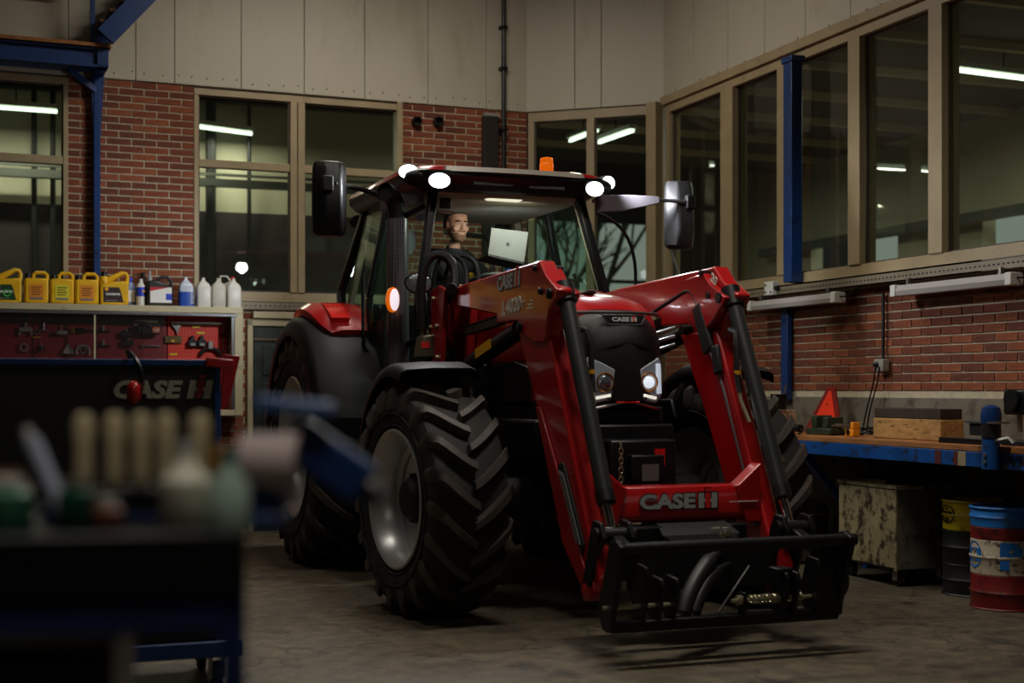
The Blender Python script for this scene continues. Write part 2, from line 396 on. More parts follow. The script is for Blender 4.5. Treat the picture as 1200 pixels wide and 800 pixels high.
window((RW,12.181,0), RA, .06, 9.2, 2.12, ZP-.01, [(rl(11.04),rl(10.83)),(rl(10.10),rl(9.99)),(rl(9.09),rl(8.94)),(rl(8.13),rl(7.98)),(rl(6.75),rl(6.53)),(rl(5.2),rl(4.98))], fr=.10, dep=.12)
structure(MB().box(0, 9.4, -.06, .0, ZP-.03, ZP+.05).build('trim_2', CREAM, smooth=0, bevel=.004, loc=(RW,12.181,0), rot=(0,0,RA)))
# sill trays (perforated steel channels)
def tray(name, origin, ang, u0, u1, z, dep, label):
    t = structure(MB().box(u0, u1, -dep, -dep+.012, z-.06, z+.02).box(u0, u1, -dep, .0, z+.008, z+.02).box(u0, u1, -dep, -dep+.03, z-.06, z-.05).build(name, mat('sill_metal', (128,118,98), .5, .2, var=.1), smooth=0, loc=origin, rot=(0,0,ang)))
    hs = MB(); k = u0+.06
    while k < u1-.05: hs.box(k, k+.018, -dep-.002, -dep+.004, z-.028, z-.018); k += .045
    hs.build('slot_row', mat('slot_dark', (30,26,22), .8), t, smooth=0, kind='stuff')
    return t
tray('trim_3', (RW,12.181,0), RA, .05, 9.4, 2.105, .14, '')
tray('trim_4', WO, WA, .60, 2.42, 2.075, .06, '')
structure(MB().box(.62, 2.42, -.02, .06, 2.03, 2.12).build('trim_5', CREAM, smooth=0, loc=WO, rot=(0,0,WA)))

# ================================================================== HALL BEHIND THE WINDOWS
FARW = mat('far_hall_sheet', (190,184,156), .6, var=.08, vscale=1)
FARD = mat('far_hall_dark', (52,46,44), .8, var=.2, vscale=2)
structure(MB().box(-7.2, 5.6, 17.5, 17.7, 3.45, 5.4).build('wall_far_upper', FARW, smooth=0))
structure(MB().box(-7.2, 5.6, 17.45, 17.7, 0, 3.45).build('wall_far_lower', FARD, smooth=0))
structure(MB().box(6.5, 14.2, 20.4, 20.6, 0, 2.55).box(6.5, 7.9, 20.4, 20.6, 2.55, 5.4).box(10.6, 14.2, 20.4, 20.6, 2.55, 5.4).box(7.9,10.6,20.4,20.6,3.95,5.4).build('wall_far_corner', FARD, smooth=0))
wfr = structure(MB().box(11.5, 11.7, -4.2, 20.5, 0, 2.75).box(11.5, 11.7, -4.2, 20.5, 3.46, 5.4).box(11.5,11.7,-4.2,13.3,2.75,3.46).box(11.5,11.7,14.2,15.9,2.75,3.46).box(11.5,11.7,16.75,16.95,2.75,3.46).box(11.5,11.7,18.0,20.5,2.75,3.46).build('wall_far_right', FARW, smooth=0))
structure(MB().box(5.5, 5.7, 17.6, 20.5, 0, 6.4).build('wall_far_return', FARD, smooth=0))
for p in (0,):
    m = MB()
    for xx in (7.9, 9.05, 10.55): m.box(xx, xx+.06, 20.35, 20.45, 2.55, 3.95)
    for zz in (2.55, 2.96, 3.9): m.box(7.9, 10.6, 20.35, 20.45, zz, zz+.05)
    structure(m.build('window_10', DARKSTEEL, smooth=0))
hc = structure(MB().box(-7.2, 14.2, 13.4, 20.6, 5.3, 5.4).box(6.45, 11.6, -4.2, 19.0, 4.6, 4.7).build('ceiling_hall', mat('hall_ceiling', (92,84,74), .7), smooth=0))
RIB = mat('hall_ceiling_rib', (190,168,138), .6)
for k in range(16): MB().box(6.5, 11.5, -2+k*1.3, -1.92+k*1.3, 4.52, 4.6).build('ceiling_rib', RIB, hc, smooth=0)
for k in range(8): MB().box(-6.5+k*1.55, -6.44+k*1.55, 13.5, 17.4, 5.2, 5.3).build('ceiling_rib', RIB, hc, smooth=0)
MB().box(-7, 5.6, 17.2, 17.4, 4.75, 5.2).build('ceiling_beam', mat('beam_black', (14,14,18), .5), hc, smooth=0)
# pipes and posts on the far wall
for px, wd, lab in ((247, .1, 'thick dark pipe on the far hall wall nearest the broad brick pillar'), (292, .04, 'thin dark pipe on the far hall wall beside the thick one'), (40, .05, 'thin dark pipe on the far hall wall above the bright yellow label canister'), (62, .05, 'thin dark pipe on the far hall wall next to the brick pillar and blue post')):
    p = onY(px, 200, 17.3); tag(MB().tube([(p.x, 17.3, 0), (p.x, 17.3, 4.9)], wd/1.6, 8).build('wall_pipe', DARKSTEEL), lab, 'pipe', 'pipes on the far hall wall')
z = onY(280, 222, 17.2).z
tag(MB().box(-6.5, 5.4, 17.0, 17.12, z, z+.09).box(-6.5, 5.4, 17.04, 17.08, z+.13, z+.16).build('crane_rail', mat('rail_grey', (88,90,82), .5, .4)), 'grey crane rail running along the far hall behind the glass', 'rail')
z2 = onX(1100, 268, 11.3).z
tag(MB().box(11.2, 11.32, 2, 19, z2, z2+.12).build('pipe_rail', mat('rail_grey', (88,90,82))), 'long grey rail on the far wall behind the right-hand windows', 'rail')
# lit tubes of the far hall
def hall_tube(pa, pb, h, label, watts=30):
    a = onZ(*pa, h); b = onZ(*pb, h)
    t = thing('tube_light', label, 'light', (a+b)/2-Vector((0,0,0)), 0, 'lit tube lights in the far hall')
    c = (a+b)/2
    MB().bar(a-c, b-c, .032, .032).build('tube', TUBEON, t); MB().bar(a-c+Vector((0,0,.05)), b-c+Vector((0,0,.05)), .12, .05).build('housing', WHITEP, t)
    MB().tube([Vector((0,0,.07)), Vector((0,0,(5.3 if (a.x < 6.5) else 4.6)-h))], .008, 6).build('hanger', DARKSTEEL, t)
    la = bpy.data.lights.new('tube_glow', 'AREA'); la.shape = 'RECTANGLE'; la.size = (a-b).length; la.size_y = .1; la.energy = watts; la.color = (.98,1,.88)
    lo = bpy.data.objects.new('tube_glow', la); COL.objects.link(lo); lo.parent = t; lo.location = (0,0,-.04); lo.rotation_euler = (0,0,math.atan2(b.y-a.y, b.x-a.x))
hall_tube((190,143), (295,157), 4.35, 'lit tube light seen through glass beside the left brick pillar')
hall_tube((-30,124), (67,131), 4.35, 'upper lit tube light behind the glass at the shelf canisters')
hall_tube((-25,180), (45,189), 4.0, 'lower lit tube light behind the glass at the shelf canisters')
hall_tube((668,165), (700,153), 4.4, 'lit tube light seen through the left pane of the angled corner window')
hall_tube((702,167), (742,153), 4.4, 'lit tube light seen through the right pane of the angled corner window')
hall_tube((1120,82), (1230,96), 4.35, 'lit tube light nearest behind the right-hand window row', 60)
hall_tube((1166,173), (1230,178), 4.35, 'distant lit tube light behind the right-hand window row', 60)
# bare trees outside the far window
BARK = mat('bark', (58,62,50), .9)
def tree(x, y, h, seed):
    rnd = random.Random(seed); m = MB()
    def grow(p, d, ln, r, depth):
        q = p+d*ln; mid = p+d*ln*.5+Vector((rnd.uniform(-.05,.05),rnd.uniform(-.05,.05),0))*ln
        m.tube([p, mid, q], [r, r*.85, r*.7], 5)
        if depth == 0: return
        for k in range(3 if depth > 1 else 4):
            nd = (d+Vector((rnd.uniform(-1,1),rnd.uniform(-.6,.6),rnd.uniform(-.35,.55)))*.75).normalized()
            grow(q if k < 2 else mid, nd, ln*rnd.uniform(.6,.85), r*.62, depth-1)
    grow(Vector((0,0,0)), Vector((0,0,1)), h*.42, h*.02, 5)
    return m.build('bare_tree', BARK, loc=(x,y,0))
for i, (x, y) in enumerate(((9.6,24.5),(12.0,27))): tag(tree(x, y, 6.2, 3+i), ['bare winter tree close outside the far hall window', 'bare winter tree standing behind the first one outside'][i], 'tree', 'bare trees outside')
structure(MB().box(-20, 30, 20.6, 60, -.25, -.05).build('ground_outside', mat('grass_outside', (70,78,50), .9), smooth=0))

# ================================================================== CEILING LAMPS (out of view; trolley and cart lamps are added fill)
for i, (x, y, z, ln, wt) in enumerate(UNSEEN_LAMPS):
    t = thing('unseen_ceiling_lamp', ['ceiling lamp with two tubes above the loader', 'ceiling lamp with two tubes above the tractor cab', 'added fill lamp with two tubes above the foreground trolley', 'added fill lamp with two tubes above the tool cart'][i], 'light', (x,y,z), 0, 'ceiling lamps')
    MB().prism([(-.16,0),(.16,0),(.07,.09),(-.07,.09)], -ln/2, ln/2, 'x').build('housing', WHITEP, t)
    for s in (-.06,.06): MB().tube([(-ln/2+.04,s,-.025),(ln/2-.04,s,-.025)], .016, 8).build('tube', mat('ceiling_tube', (255,246,230), .4, emit=(255,240,215), estr=4), t)
    for s in (-.5,.5): MB().tube([(s,0,.08),(s,0,6.4-z)], .008, 6).build('hanger', DARKSTEEL, t)
    la = bpy.data.lights.new('lamp_light', 'AREA'); la.shape = 'RECTANGLE'; la.size = ln; la.size_y = .3; la.energy = wt; la.spread = R(180 if i == 1 else 130); la.color = LAMP_COL
    lo = bpy.data.objects.new('lamp_light', la); COL.objects.link(lo); lo.parent = t; lo.location = (0,0,-.06)
# ================================================================== TRACTOR
RED = mat('red_paint', (172,10,16), .32, var=.05, vscale=3, coat=.8)
REDD = mat('red_paint_matt', (150,12,16), .45, var=.08, vscale=5, coat=.3)
REDLENS = mat('red_lens', (220,24,20), .25, coat=.6)
BLK = mat('black_paint', (13,13,14), .42, var=.15, vscale=20, bump=.03, spec=.38)
BLKM = mat('black_matt', (16,16,17), .6, bump=.05, bscale=120)
FENDER = mat('fender_plastic', (13,13,14), .55, bump=.06, bscale=260, spec=.25)
TIRE = mat('tire_rubber', (34,31,29), .78, var=.25, vscale=9, bump=.12, bscale=50, dirt=(70,60,48), dscale=7, dlo=.58, dhi=.78)
LUG = mat('tread_rubber', (64,57,53), .55, var=.3, vscale=14, bump=.12, bscale=60, dirt=(84,72,60), dscale=9, dlo=.55, dhi=.75)
SILVER = mat('wheel_silver', (196,196,196), .34, .55, var=.08, vscale=8)
CHROME = mat('chrome', (220,220,225), .12, 1.0)
CHROMET = mat('satin_chrome', (150,152,155), .28, .9)
BEIGE = mat('cab_beige', (150,138,118), .65, var=.06)
CABDARK = mat('cab_dark_plastic', (38,37,38), .6)
CABGLASS = glass('cab_glass', (228,242,234), 1.42, .01)
LENS = mat('lit_work_lamp', (255,255,255), .3, emit=(250,252,255), estr=9)
LENSOFF = mat('lamp_reflector', (170,172,178), .12, .8, bump=.5, bscale=60)
HEAD = glass('headlamp_cover', (245,248,250), 1.5)
AMBER = mat('amber_lens', (236,110,10), .2, coat=.6, emit=(236,110,10), estr=.5)
STEELD_ = mat('rod_grey', (70,70,66), .4, .6)
LETG = mat('letter_grey', (176,178,176), .5)
LETW = mat('letter_white', (225,222,205), .5)
LETR = mat('letter_red', (226,40,34), .5)
YELLOW = mat('yellow_sticker', (226,160,20), .5)
WHITEST = mat('white_sticker', (226,226,222), .5)
HOSE = mat('hose_black', (15,15,15), .5, spec=.5)
STEELZ = mat('zinc_fitting', (176,168,140), .35, .85)

tr = thing('tractor', 'red farm tractor with cab and front loader standing in the workshop', 'tractor', (TX, TY, 0))
def P(mb, name, m, parent=None, **k): return mb.build(name, m, parent or tr, **k)

# ---- wheels
def lug_mesh(Rt, W, hgt, wd, side, sweep):
    m = MB(); n = 7; secs = []
    for i in range(n+1):
        t = i/n; x = side*(-.012+(W/2+.012)*t); th = -sweep*(t**1.25)        # the centre leads, the shoulder lags
        drop = 0 if t < .78 else ((t-.78)/.22)**2*.045
        rt = Rt+hgt-drop; rb = Rt-.02-drop*1.6; wt = wd*(.72+.35*t)/2; wb = wt*1.45
        def pt(r, da): a = th+da/r; return (x, -r*math.cos(a), -r*math.sin(a))
        secs.append([pt(rb,-wb), pt(rt,-wt), pt(rt,wt), pt(rb,wb)])
    x = side*(W/2+.012); th = -sweep*1.03; r0 = Rt-.10
    def pt2(r, da): a = th+da/r; return (x, -r*math.cos(a), -r*math.sin(a))
    secs.append([pt2(r0,-.02), pt2(r0+.02,-.022), pt2(r0+.02,.022), pt2(r0,.02)])
    m.loft(secs); return m.mesh('tread_lug', LUG, 40)
def wheel(name, c, Rt, W, rimr, nl, hgt, steer, side, sweep, lw):
    base = Rt-hgt
    prof = [(rimr-.005,-W*.40),(rimr+.02,-W*.45),(rimr+(base-rimr)*.35,-W*.5),(rimr+(base-rimr)*.65,-W*.505),(base-.05,-W*.49),(base-.012,-W*.455),(base,-W*.40),
            (base+.006,0),(base,W*.40),(base-.012,W*.455),(base-.05,W*.49),(rimr+(base-rimr)*.65,W*.505),(rimr+(base-rimr)*.35,W*.5),(rimr+.02,W*.45),(rimr-.005,W*.40)]
    m = MB().lathe(prof, axis='x', n=64, caps=False)
    for s_ in (-1,1):
        for rr in (rimr+.05, rimr+(base-rimr)*.5):
            m.tube([(s_*W*(.485 if rr < rimr+.06 else .512), rr*math.cos(2*math.pi*j/48), rr*math.sin(2*math.pi*j/48)) for j in range(48)], .006, 5, closed=True)
    t = m.build(name, TIRE, tr, loc=c, rot=(0,0,steer))
    for sd in (-1,1):
        me = lug_mesh(base, W, hgt, lw, sd, sweep)
        for k in range(nl):
            inst('tread_lug', me, t, rot=((k+(.5 if sd > 0 else 0))*2*math.pi/nl,0,0))
    o = side                                   # outward direction
    e = W*.43
    m = MB().lathe([(rimr-.02,o*(e-.03)),(rimr+.022,o*(e+.012)),(rimr+.026,o*(e+.026)),(rimr+.014,o*(e+.032)),(rimr-.012,o*(e+.012)),(rimr-.03,o*(e-.03)),(rimr-.05,o*(e-.055)),
                   (rimr-.055,o*(e-.12)),(rimr-.085,o*(e-.135)),(rimr-.088,o*(e-.21)),(rimr-.088,-o*e),(rimr+.02,-o*(e+.02))], axis='x', n=56, caps=False)
    m.build('rim', SILVER, t)
    dsk = e-.17
    MB().lathe([(rimr-.086,o*(dsk+.015)),(rimr-.12,o*(dsk)),(rimr*.55,o*(dsk-.05)),(.15,o*(dsk-.04)),(.0001,o*(dsk-.04))], axis='x', n=48, caps=False).build('wheel_disc', SILVER, t)
    hb = MB().lathe([(.155,o*(dsk-.05)),(.155,o*(dsk+.03)),(.125,o*(dsk+.045)),(.12,o*(dsk+.10)),(.095,o*(dsk+.125)),(.05,o*(dsk+.13)),(.0001,o*(dsk+.13))], axis='x', n=28, caps=False)
    hb.build('hub', BLKM, t)
    bo = MB().lathe([(.016,0),(.016,o*.03),(.010,o*.045)], axis='x', n=6).mesh('wheel_bolt', BLK)
    for k in range(10): a = 2*math.pi*k/10; inst('wheel_bolt', bo, t, (o*(dsk+.035), .135*math.cos(a), .135*math.sin(a)))
    return t
wheel('front_tire', (-.95,.02,.668), .668, .46, .375, 19, .056, R(6), -1, .31, .056)
wheel('front_tire', (.95,.02,.668), .668, .46, .375, 19, .056, R(6), 1, .31, .056)
wheel('rear_tire', (-.92,2.65,.865), .865, .58, .50, 21, .062, 0, -1, .28, .062)
wheel('rear_tire', (.92,2.65,.865), .865, .58, .50, 21, .062, 0, 1, .28, .062)

# ---- fenders
def fender_arc(yc, zc, secs_x, rad, a0, a1, n=22, th=.018):
    m = MB(); secs = []
    for i in range(n+1):
        a = R(a0+(a1-a0)*i/n); ring = []
        for x, dr in secs_x: ring.append((x, yc+(rad+dr)*math.cos(a), zc+(rad+dr)*math.sin(a)))
        for x, dr in reversed(secs_x): ring.append((x, yc+(rad+dr-th)*math.cos(a), zc+(rad+dr-th)*math.sin(a)))
        secs.append(ring)
    return m.loft(secs)
for s_ in (-1,1):
    f = P(fender_arc(.02,.66, [(s_*1.20,-.05),(s_*1.19,-.01),(s_*1.16,.008),(s_*1.0,.02),(s_*.78,.02),(s_*.74,.0),(s_*.73,-.04)], .775, 12, 108), 'front_fender', FENDER, smooth=50)
    P(MB().bar((s_*.45,.1,.8),(s_*.8,.12,1.40),.06,.04).bar((s_*.8,.12,1.40),(s_*1.1,.12,1.42),.06,.03), 'fender_bracket', BLK, f)
    rf = P(fender_arc(2.65,.865, [(s_*1.23,-.09),(s_*1.225,-.02),(s_*1.18,.03),(s_*1.0,.055),(s_*.86,.06),(s_*.70,.06)], .93, 5, 178, 30, .02), 'rear_fender', FENDER, smooth=50)
    # front apron of the fender
    P(MB().loft([[(s_*1.225,1.73,1.1),(s_*1.10,1.66,1.1),(s_*.80,1.60,1.1),(s_*.80,1.68,1.1),(s_*1.2,1.78,1.1)],[(s_*1.20,1.84,.70),(s_*1.08,1.80,.66),(s_*.80,1.72,.62),(s_*.80,1.80,.62),(s_*1.18,1.88,.70)]]), 'fender_apron', FENDER, rf, smooth=50)
    # red cover over the inner shoulder of the fender
    cover = []
    for i in range(15):
        a = R(58+(124-58)*i/14); k = math.sin(math.pi*i/14)**.5
        r0 = .975; hh = .055+.05*k; xo = -(1.02+.12*k)
        ring = [(-.72,r0),(xo,r0),(xo-.01,r0+hh*.5),(xo+.06,r0+hh*.95),(-.86,r0+hh),(-.72,r0+hh*.9)]
        cover.append([(-s_*x, 2.65+r*math.cos(a), .865+r*math.sin(a)) for x, r in ring])
    P(MB().loft(cover), 'fender_cover', RED, rf, smooth=40)
    tl = []
    for i in range(7):
        a = R(102+18*i/6); tl.append([(s_*x, 2.65+r*math.cos(a), .865+r*math.sin(a)) for x, r in ((.90,1.04),(1.02,1.04),(1.03,1.086),(.89,1.086))])
    P(MB().loft(tl), 'fender_lamp', REDLENS, rf, smooth=40)
    P(MB().box(*(sorted((s_*.60,s_*.74))),1.75,3.1,1.0,1.78), 'fender_side', BLKM, rf, smooth=0)

# ---- chassis
P(MB().box(-.26,.26,-.45,1.2,.62,1.2).box(-.33,.33,-.2,.9,.85,1.15).box(-.34,.34,1.2,3.1,.55,1.05), 'engine_block', BLKM, bevel=.02)
P(MB().box(-.28,.28,-.66,-.2,.78,1.1).box(-.20,.20,-.84,-.66,.74,1.02), 'front_support', BLK, bevel=.015)
P(MB().tube([(-.78,.02,.668),(.78,.02,.668)], .11, 12).box(-.2,.2,-.15,.2,.5,.85), 'front_axle', BLKM, bevel=.01)
P(MB().tube([(-.85,2.65,.865),(.85,2.65,.865)], .17, 14), 'rear_axle', BLKM)
P(MB().box(-.72,-.32,.95,2.0,.45,1.02), 'fuel_tank', FENDER, bevel=.05)
P(MB().box(.32,.72,.95,2.0,.45,1.02), 'battery_box', FENDER, bevel=.05)
P(MB().box(-.98,-.74,1.22,1.62,.46,.49).box(-.96,-.74,1.24,1.62,.76,.79), 'cab_step', BLK, bevel=.005)
tw = P(MB().box(.06,.12,-.86,-.845,.88,.97), 'reflector', REDLENS)
P(MB().box(-.10,.10,-.90,-.84,.80,.94), 'hitch_plate', BLK, bevel=.01)
P(MB().box(-.04,.06,-.905,-.90,.80,.89), 'type_plate', mat('plate_grey', (120,120,118), .4, .4))
ch_ = MB()
for k in range(9): ch_.tube([( -.15+.012*math.cos(a)*(1 if k%2 else .25), -.87+.006*math.sin(a)*(0 if k%2 else 1), .99-.026*k+.018*math.sin(a)) for a in (2*math.pi*j/8 for j in range(8))], .004, 4, closed=True)
P(ch_, 'chain', STEELZ)

# ---- hood
def hood_sec(y, hw, ztop, zbot, flat=.5, nose=0):
    ring = []
    for i in range(17):
        a = math.pi*i/16; c, s2 = math.cos(a), math.sin(a)
        x = hw*math.copysign(abs(c)**.55, c); zz = (ztop-.22)+.22*abs(s2)**.75
        ring.append((x, y-nose*abs(s2)**1.0, zz))
    return [(hw,y,zbot)]+ring+[(-hw,y,zbot)]
hs = [(1.10,.415,2.00,1.52),(.7,.415,1.955,1.48),(.3,.405,1.91,1.46),(-.05,.385,1.868,1.47),(-.25,.355,1.832,1.53),(-.36,.315,1.795,1.60),(-.42,.27,1.755,1.64)]
P(MB().loft([hood_sec(*a) for a in hs]), 'hood', RED, smooth=30)
P(MB().box(-.385,.385,-.2,1.1,1.16,1.50), 'hood_side', REDD, bevel=.03)
for s_ in (-1,1):
    g = P(MB().prism([(-.15,1.22),(.5,1.2),(.55,1.42),(.1,1.46),(-.15,1.42)], s_*.386, s_*.40, 'x'), 'side_grille', BLK, bevel=.004)
    for k in range(9): P(MB().bar((s_*.402,-.12,1.24+.022*k),(s_*.402,.5,1.23+.022*k),.006,.008), 'grille_slat', BLKM, g, smooth=0)
    P(MB().prism([(-.50,1.13),(.2,1.0),(.9,1.0),(.9,1.2),(-.45,1.24)], s_*.36, s_*.385, 'x'), 'side_skirt', BLK, bevel=.01)
# black nose shell
nose = []
for y, hw, zt, zb, bow in ((-.22,.372,1.66,1.22,0),(-.36,.345,1.735,1.20,.0),(-.42,.30,1.735,1.20,.03),(-.50,.262,1.70,1.205,.05),(-.56,.225,1.64,1.215,.06),(-.595,.19,1.56,1.23,.06)):
    ring = []
    for i in range(28):
        a = 2*math.pi*i/28; c, s2 = math.cos(a), math.sin(a)
        x = hw*math.copysign(abs(c)**.6, c); zz = (zt+zb)/2+(zt-zb)/2*math.copysign(abs(s2)**.7, s2)
        ring.append((x, y-bow*(1-(x/hw)**2), zz))
    nose.append(ring)
P(MB().loft(nose), 'nose_grille', mat('nose_mesh', (7,7,7), .5, bump=.3, bscale=420, spec=.35), smooth=45)
# chrome strip with badge
bd = []
for x in (-.27,-.14,-.05,.05,.14,.27): bd.append((x, -.445-.14*(1-(x/.30)**2), 1.715-.0*abs(x)))
P(MB().tube([(x, y+.012, z+.012) for x, y, z in bd], .010, 6), 'chrome_strip', CHROMET)
bp = P(MB().prism([(-.135,.0),(.135,0),(.10,-.055),(-.10,-.055)], -.006, .006, 'y'), 'badge', BLK, loc=(0,-.578,1.712), rot=(R(-12),0,0), bevel=.003)
P(MB().tube([(-.137,-.01,.002),(-.102,-.01,-.057),(.102,-.01,-.057),(.137,-.01,.002)], .0045, 6), 'badge_trim', CHROMET, bp)
m = MB(); put_text(m, 'CASE', (-.075,-.008,-.040), (1,0,0), (0,0,1), width=.105, height=.026, bold=.04); m.build('lettering', LETG, bp, smooth=0)
m = MB(); m.box(.042,.052,-.011,-.006,-.040,-.014).box(.066,.076,-.011,-.006,-.040,-.014).box(.042,.076,-.010,-.006,-.03,-.024); m.build('emblem', LETG, bp, smooth=0)
MB().box(.0555,.0625,-.0125,-.006,-.040,-.008).build('emblem_bar', LETR, bp, smooth=0)
P(MB().obox((-.02,-.12,1.862),(.06,.10,.022),(R(-9),0,R(20))), 'hood_latch', BLKM, bevel=.006)
# headlamps
for s_ in (-1,1):
    poly = [(.075,1.405),(.15,1.445),(.215,1.475),(.238,1.40),(.232,1.25),(.19,1.215),(.095,1.235)]
    h = P(MB().loft([[(s_*x,-.50-.10*(1-(x/.30)**2)+.0,z) for x, z in poly],[(s_*x*1.02,-.545-.10*(1-(x/.30)**2),z) for x, z in poly]]), 'headlamp', mat('headlamp_housing', (170,174,186), .45, 0), bevel=.006)
    P(MB().lathe([(.036,.02),(.034,-.005),(.026,-.012),(.0001,-.016)], (s_*.135,-.632,1.335), 'y', 20, caps=False), 'headlamp_lens', mat('lit_headlamp', (230,230,232), .3, emit=(225,228,235), estr=1.1) if s_ > 0 else LENSOFF, h)
    P(MB().tube([(s_*.135+.05*math.cos(a),-.634,1.335+.05*math.sin(a)) for a in (2*math.pi*j/20 for j in range(20))], .006, 6, closed=True), 'lamp_ring', mat('amber_ring', (190,120,40), .25, .7), h)
    P(MB().bar((s_*.205,-.60,1.44),(s_*.215,-.596,1.27),.02,.03), 'side_lamp', mat('side_lamp_white', (235,238,245), .25, emit=(230,236,250), estr=.5), h, bevel=.004)
    P(MB().bar((s_*.10,-.628,1.262),(s_*.19,-.605,1.245),.02,.016), 'lamp_strip', mat('lamp_strip', (235,235,225), .3, emit=(255,240,220), estr=1.0), h, bevel=.003)
    P(MB().loft([[(s_*x*1.06,-.580-.10*(1-(x/.30)**2),1.335+(z-1.335)*1.06) for x, z in poly],[(s_*x*1.06,-.586-.10*(1-(x/.30)**2),1.335+(z-1.335)*1.06) for x, z in poly]]), 'lamp_cover', HEAD, h)
P(MB().tube([(x,-.635+.9*x*x,1.205+.02*math.cos(x*14)) for x in (-.24,-.18,-.12,-.06,0,.06,.12,.18,.24)], .010, 6), 'chrome_lip', CHROME)
P(MB().tube([(x,-.648+.9*x*x,1.222) for x in (-.07,-.03,0,.03,.07)], .006, 6), 'red_lip', REDLENS)
P(MB().box(-.27,.27,-.56,-.1,1.08,1.20), 'nose_base', BLKM, bevel=.03)
# hand rail in front of the nose on the far side and hydraulic pipes
P(MB().tube([L(748,377,.27),L(802,342,.43),L(809,341,.44),L(814,347,.44),L(824,380,.44)], .012, 8), 'guard_rail', BLK)
for k in range(3): P(MB().tube([(.30,-.20,1.60-.05*k),(.47,-.30,1.66-.05*k)], .011, 8), 'hydraulic_pipe', CHROMET)

# ---- cab
CF, CBk = 1.16, 2.92
def pillar(pts, w_, d_, m=None, name='pillar'):
    mb = MB()
    for a, b in zip(pts[:-1], pts[1:]): mb.bar(a, b, w_, d_, up=(0,1,0))
    return P(mb, name, m or BLK, bevel=.012)
for s_ in (-1,1):
    pillar([(s_*.60,1.02,1.35),(s_*.665,1.13,1.95),(s_*.53,1.28,2.63)], .055, .08)
    pillar([(s_*.74,2.05,1.2),(s_*.76,2.08,1.95),(s_*.62,2.08,2.63)], .05, .06)
    pillar([(s_*.76,2.86,1.75),(s_*.76,2.92,2.05),(s_*.62,2.72,2.63)], .06, .08)
    pillar([(s_*.655,1.17,1.95),(s_*.520,1.32,2.62)], .03, .05, BEIGE, 'pillar_lining')
    pillar([(s_*.735,2.83,1.80),(s_*.60,2.67,2.62)], .05, .06, BEIGE, 'pillar_lining')
P(MB().box(-.76,.76,2.80,2.92,1.2,1.95).box(-.74,.74,1.1,2.92,1.08,1.20), 'cab_floor', CABDARK, bevel=.02)
P(MB().loft([[(-.62,1.02,1.3),(.62,1.02,1.3),(.62,1.08,1.3),(-.62,1.08,1.3)],[(-.665,1.12,1.93),(.665,1.12,1.93),(.665,1.17,1.93),(-.665,1.17,1.93)]]), 'firewall', BLKM)
def pane(name, pts, parent=None):
    a = [Vector(p) for p in pts]; nrm = (a[1]-a[0]).cross(a[2]-a[0]).normalized()*.004
    return P(MB().loft([[p-nrm for p in a],[p+nrm for p in a]]), name, CABGLASS, parent, smooth=0)
ws = []
for zz, yy, hw in ((1.93,1.125,.645),(2.15,1.175,.60),(2.40,1.232,.555),(2.62,1.285,.512)):
    ws.append([(hw*t, yy-.09*(1-t*t), zz) for t in (-1,-.6,-.2,.2,.6,1)])
wsv = MB()
for dy in (0,): wsv.loft([r for r in ws], ring=False, caps=False)
P(wsv, 'windshield', CABGLASS)
for s_ in (-1,1):
    pane('door_glass', [(s_*.655,1.16,1.95),(s_*.62,1.08,1.40),(s_*.745,2.02,1.28),(s_*.765,2.05,1.95),(s_*.63,2.05,2.60),(s_*.54,1.32,2.60)])
    pane('side_glass', [(s_*.77,2.11,1.80),(s_*.77,2.84,1.90),(s_*.765,2.88,2.05),(s_*.63,2.70,2.60),(s_*.63,2.11,2.60)])
    P(MB().tube([(s_*.80,1.95,1.55),(s_*.83,1.97,1.6),(s_*.83,1.99,2.1),(s_*.80,2.0,2.16)], .014, 8), 'grab_handle', BLK)
pane('rear_glass', [(-.70,2.93,1.95),(.70,2.93,1.95),(.57,2.72,2.58),(-.57,2.72,2.58)])
# roof
def ring(hw, y0, y1, z, r, bow=0):
    pts = rrect(2*hw, y1-y0, r, 5); yc = (y0+y1)/2
    return [(x, yc+y-(bow*(1-(x/hw)**2) if y < 0 else 0), z) for x, y in pts]
rf = P(MB().loft([ring(.62,1.22,2.82,2.62,.10),ring(.68,1.14,2.92,2.66,.14,.02),ring(.72,1.10,2.98,2.71,.18,.03),ring(.72,1.10,2.98,2.74,.18,.03)]), 'roof_base', BLK, smooth=40)
rt_ = P(MB().loft([ring(.725,1.16,2.98,2.742,.18,.03),ring(.72,1.18,2.96,2.775,.20,.03),ring(.66,1.26,2.88,2.798,.22,.03),ring(.50,1.42,2.72,2.806,.22,0),ring(.20,1.8,2.4,2.81,.1,0)]), 'roof', RED, smooth=40)
P(MB().loft([[(x,1.10-.06*(1-(x/.56)**2),2.735) for x in (-.50,-.25,0,.25,.50)]+[(x,1.2,2.745) for x in (.5,.25,0,-.25,-.5)],
             [(x,1.14-.06*(1-(x/.56)**2),2.772) for x in (-.49,-.25,0,.25,.49)]+[(x,1.30,2.803) for x in (.48,.25,0,-.25,-.48)]]), 'roof_visor', mat('visor_grey', (138,132,122), .45), rt_, smooth=30)
P(MB().box(-.30,-.02,1.115,1.13,2.66,2.69).box(.10,.36,1.12,1.135,2.655,2.685), 'visor_slot', mat('vent_grey', (70,74,76), .4), rf, smooth=0)
P(MB().loft([ring(.58,1.28,2.76,2.60,.1),ring(.60,1.26,2.78,2.63,.1)]), 'headliner', BEIGE, rf)
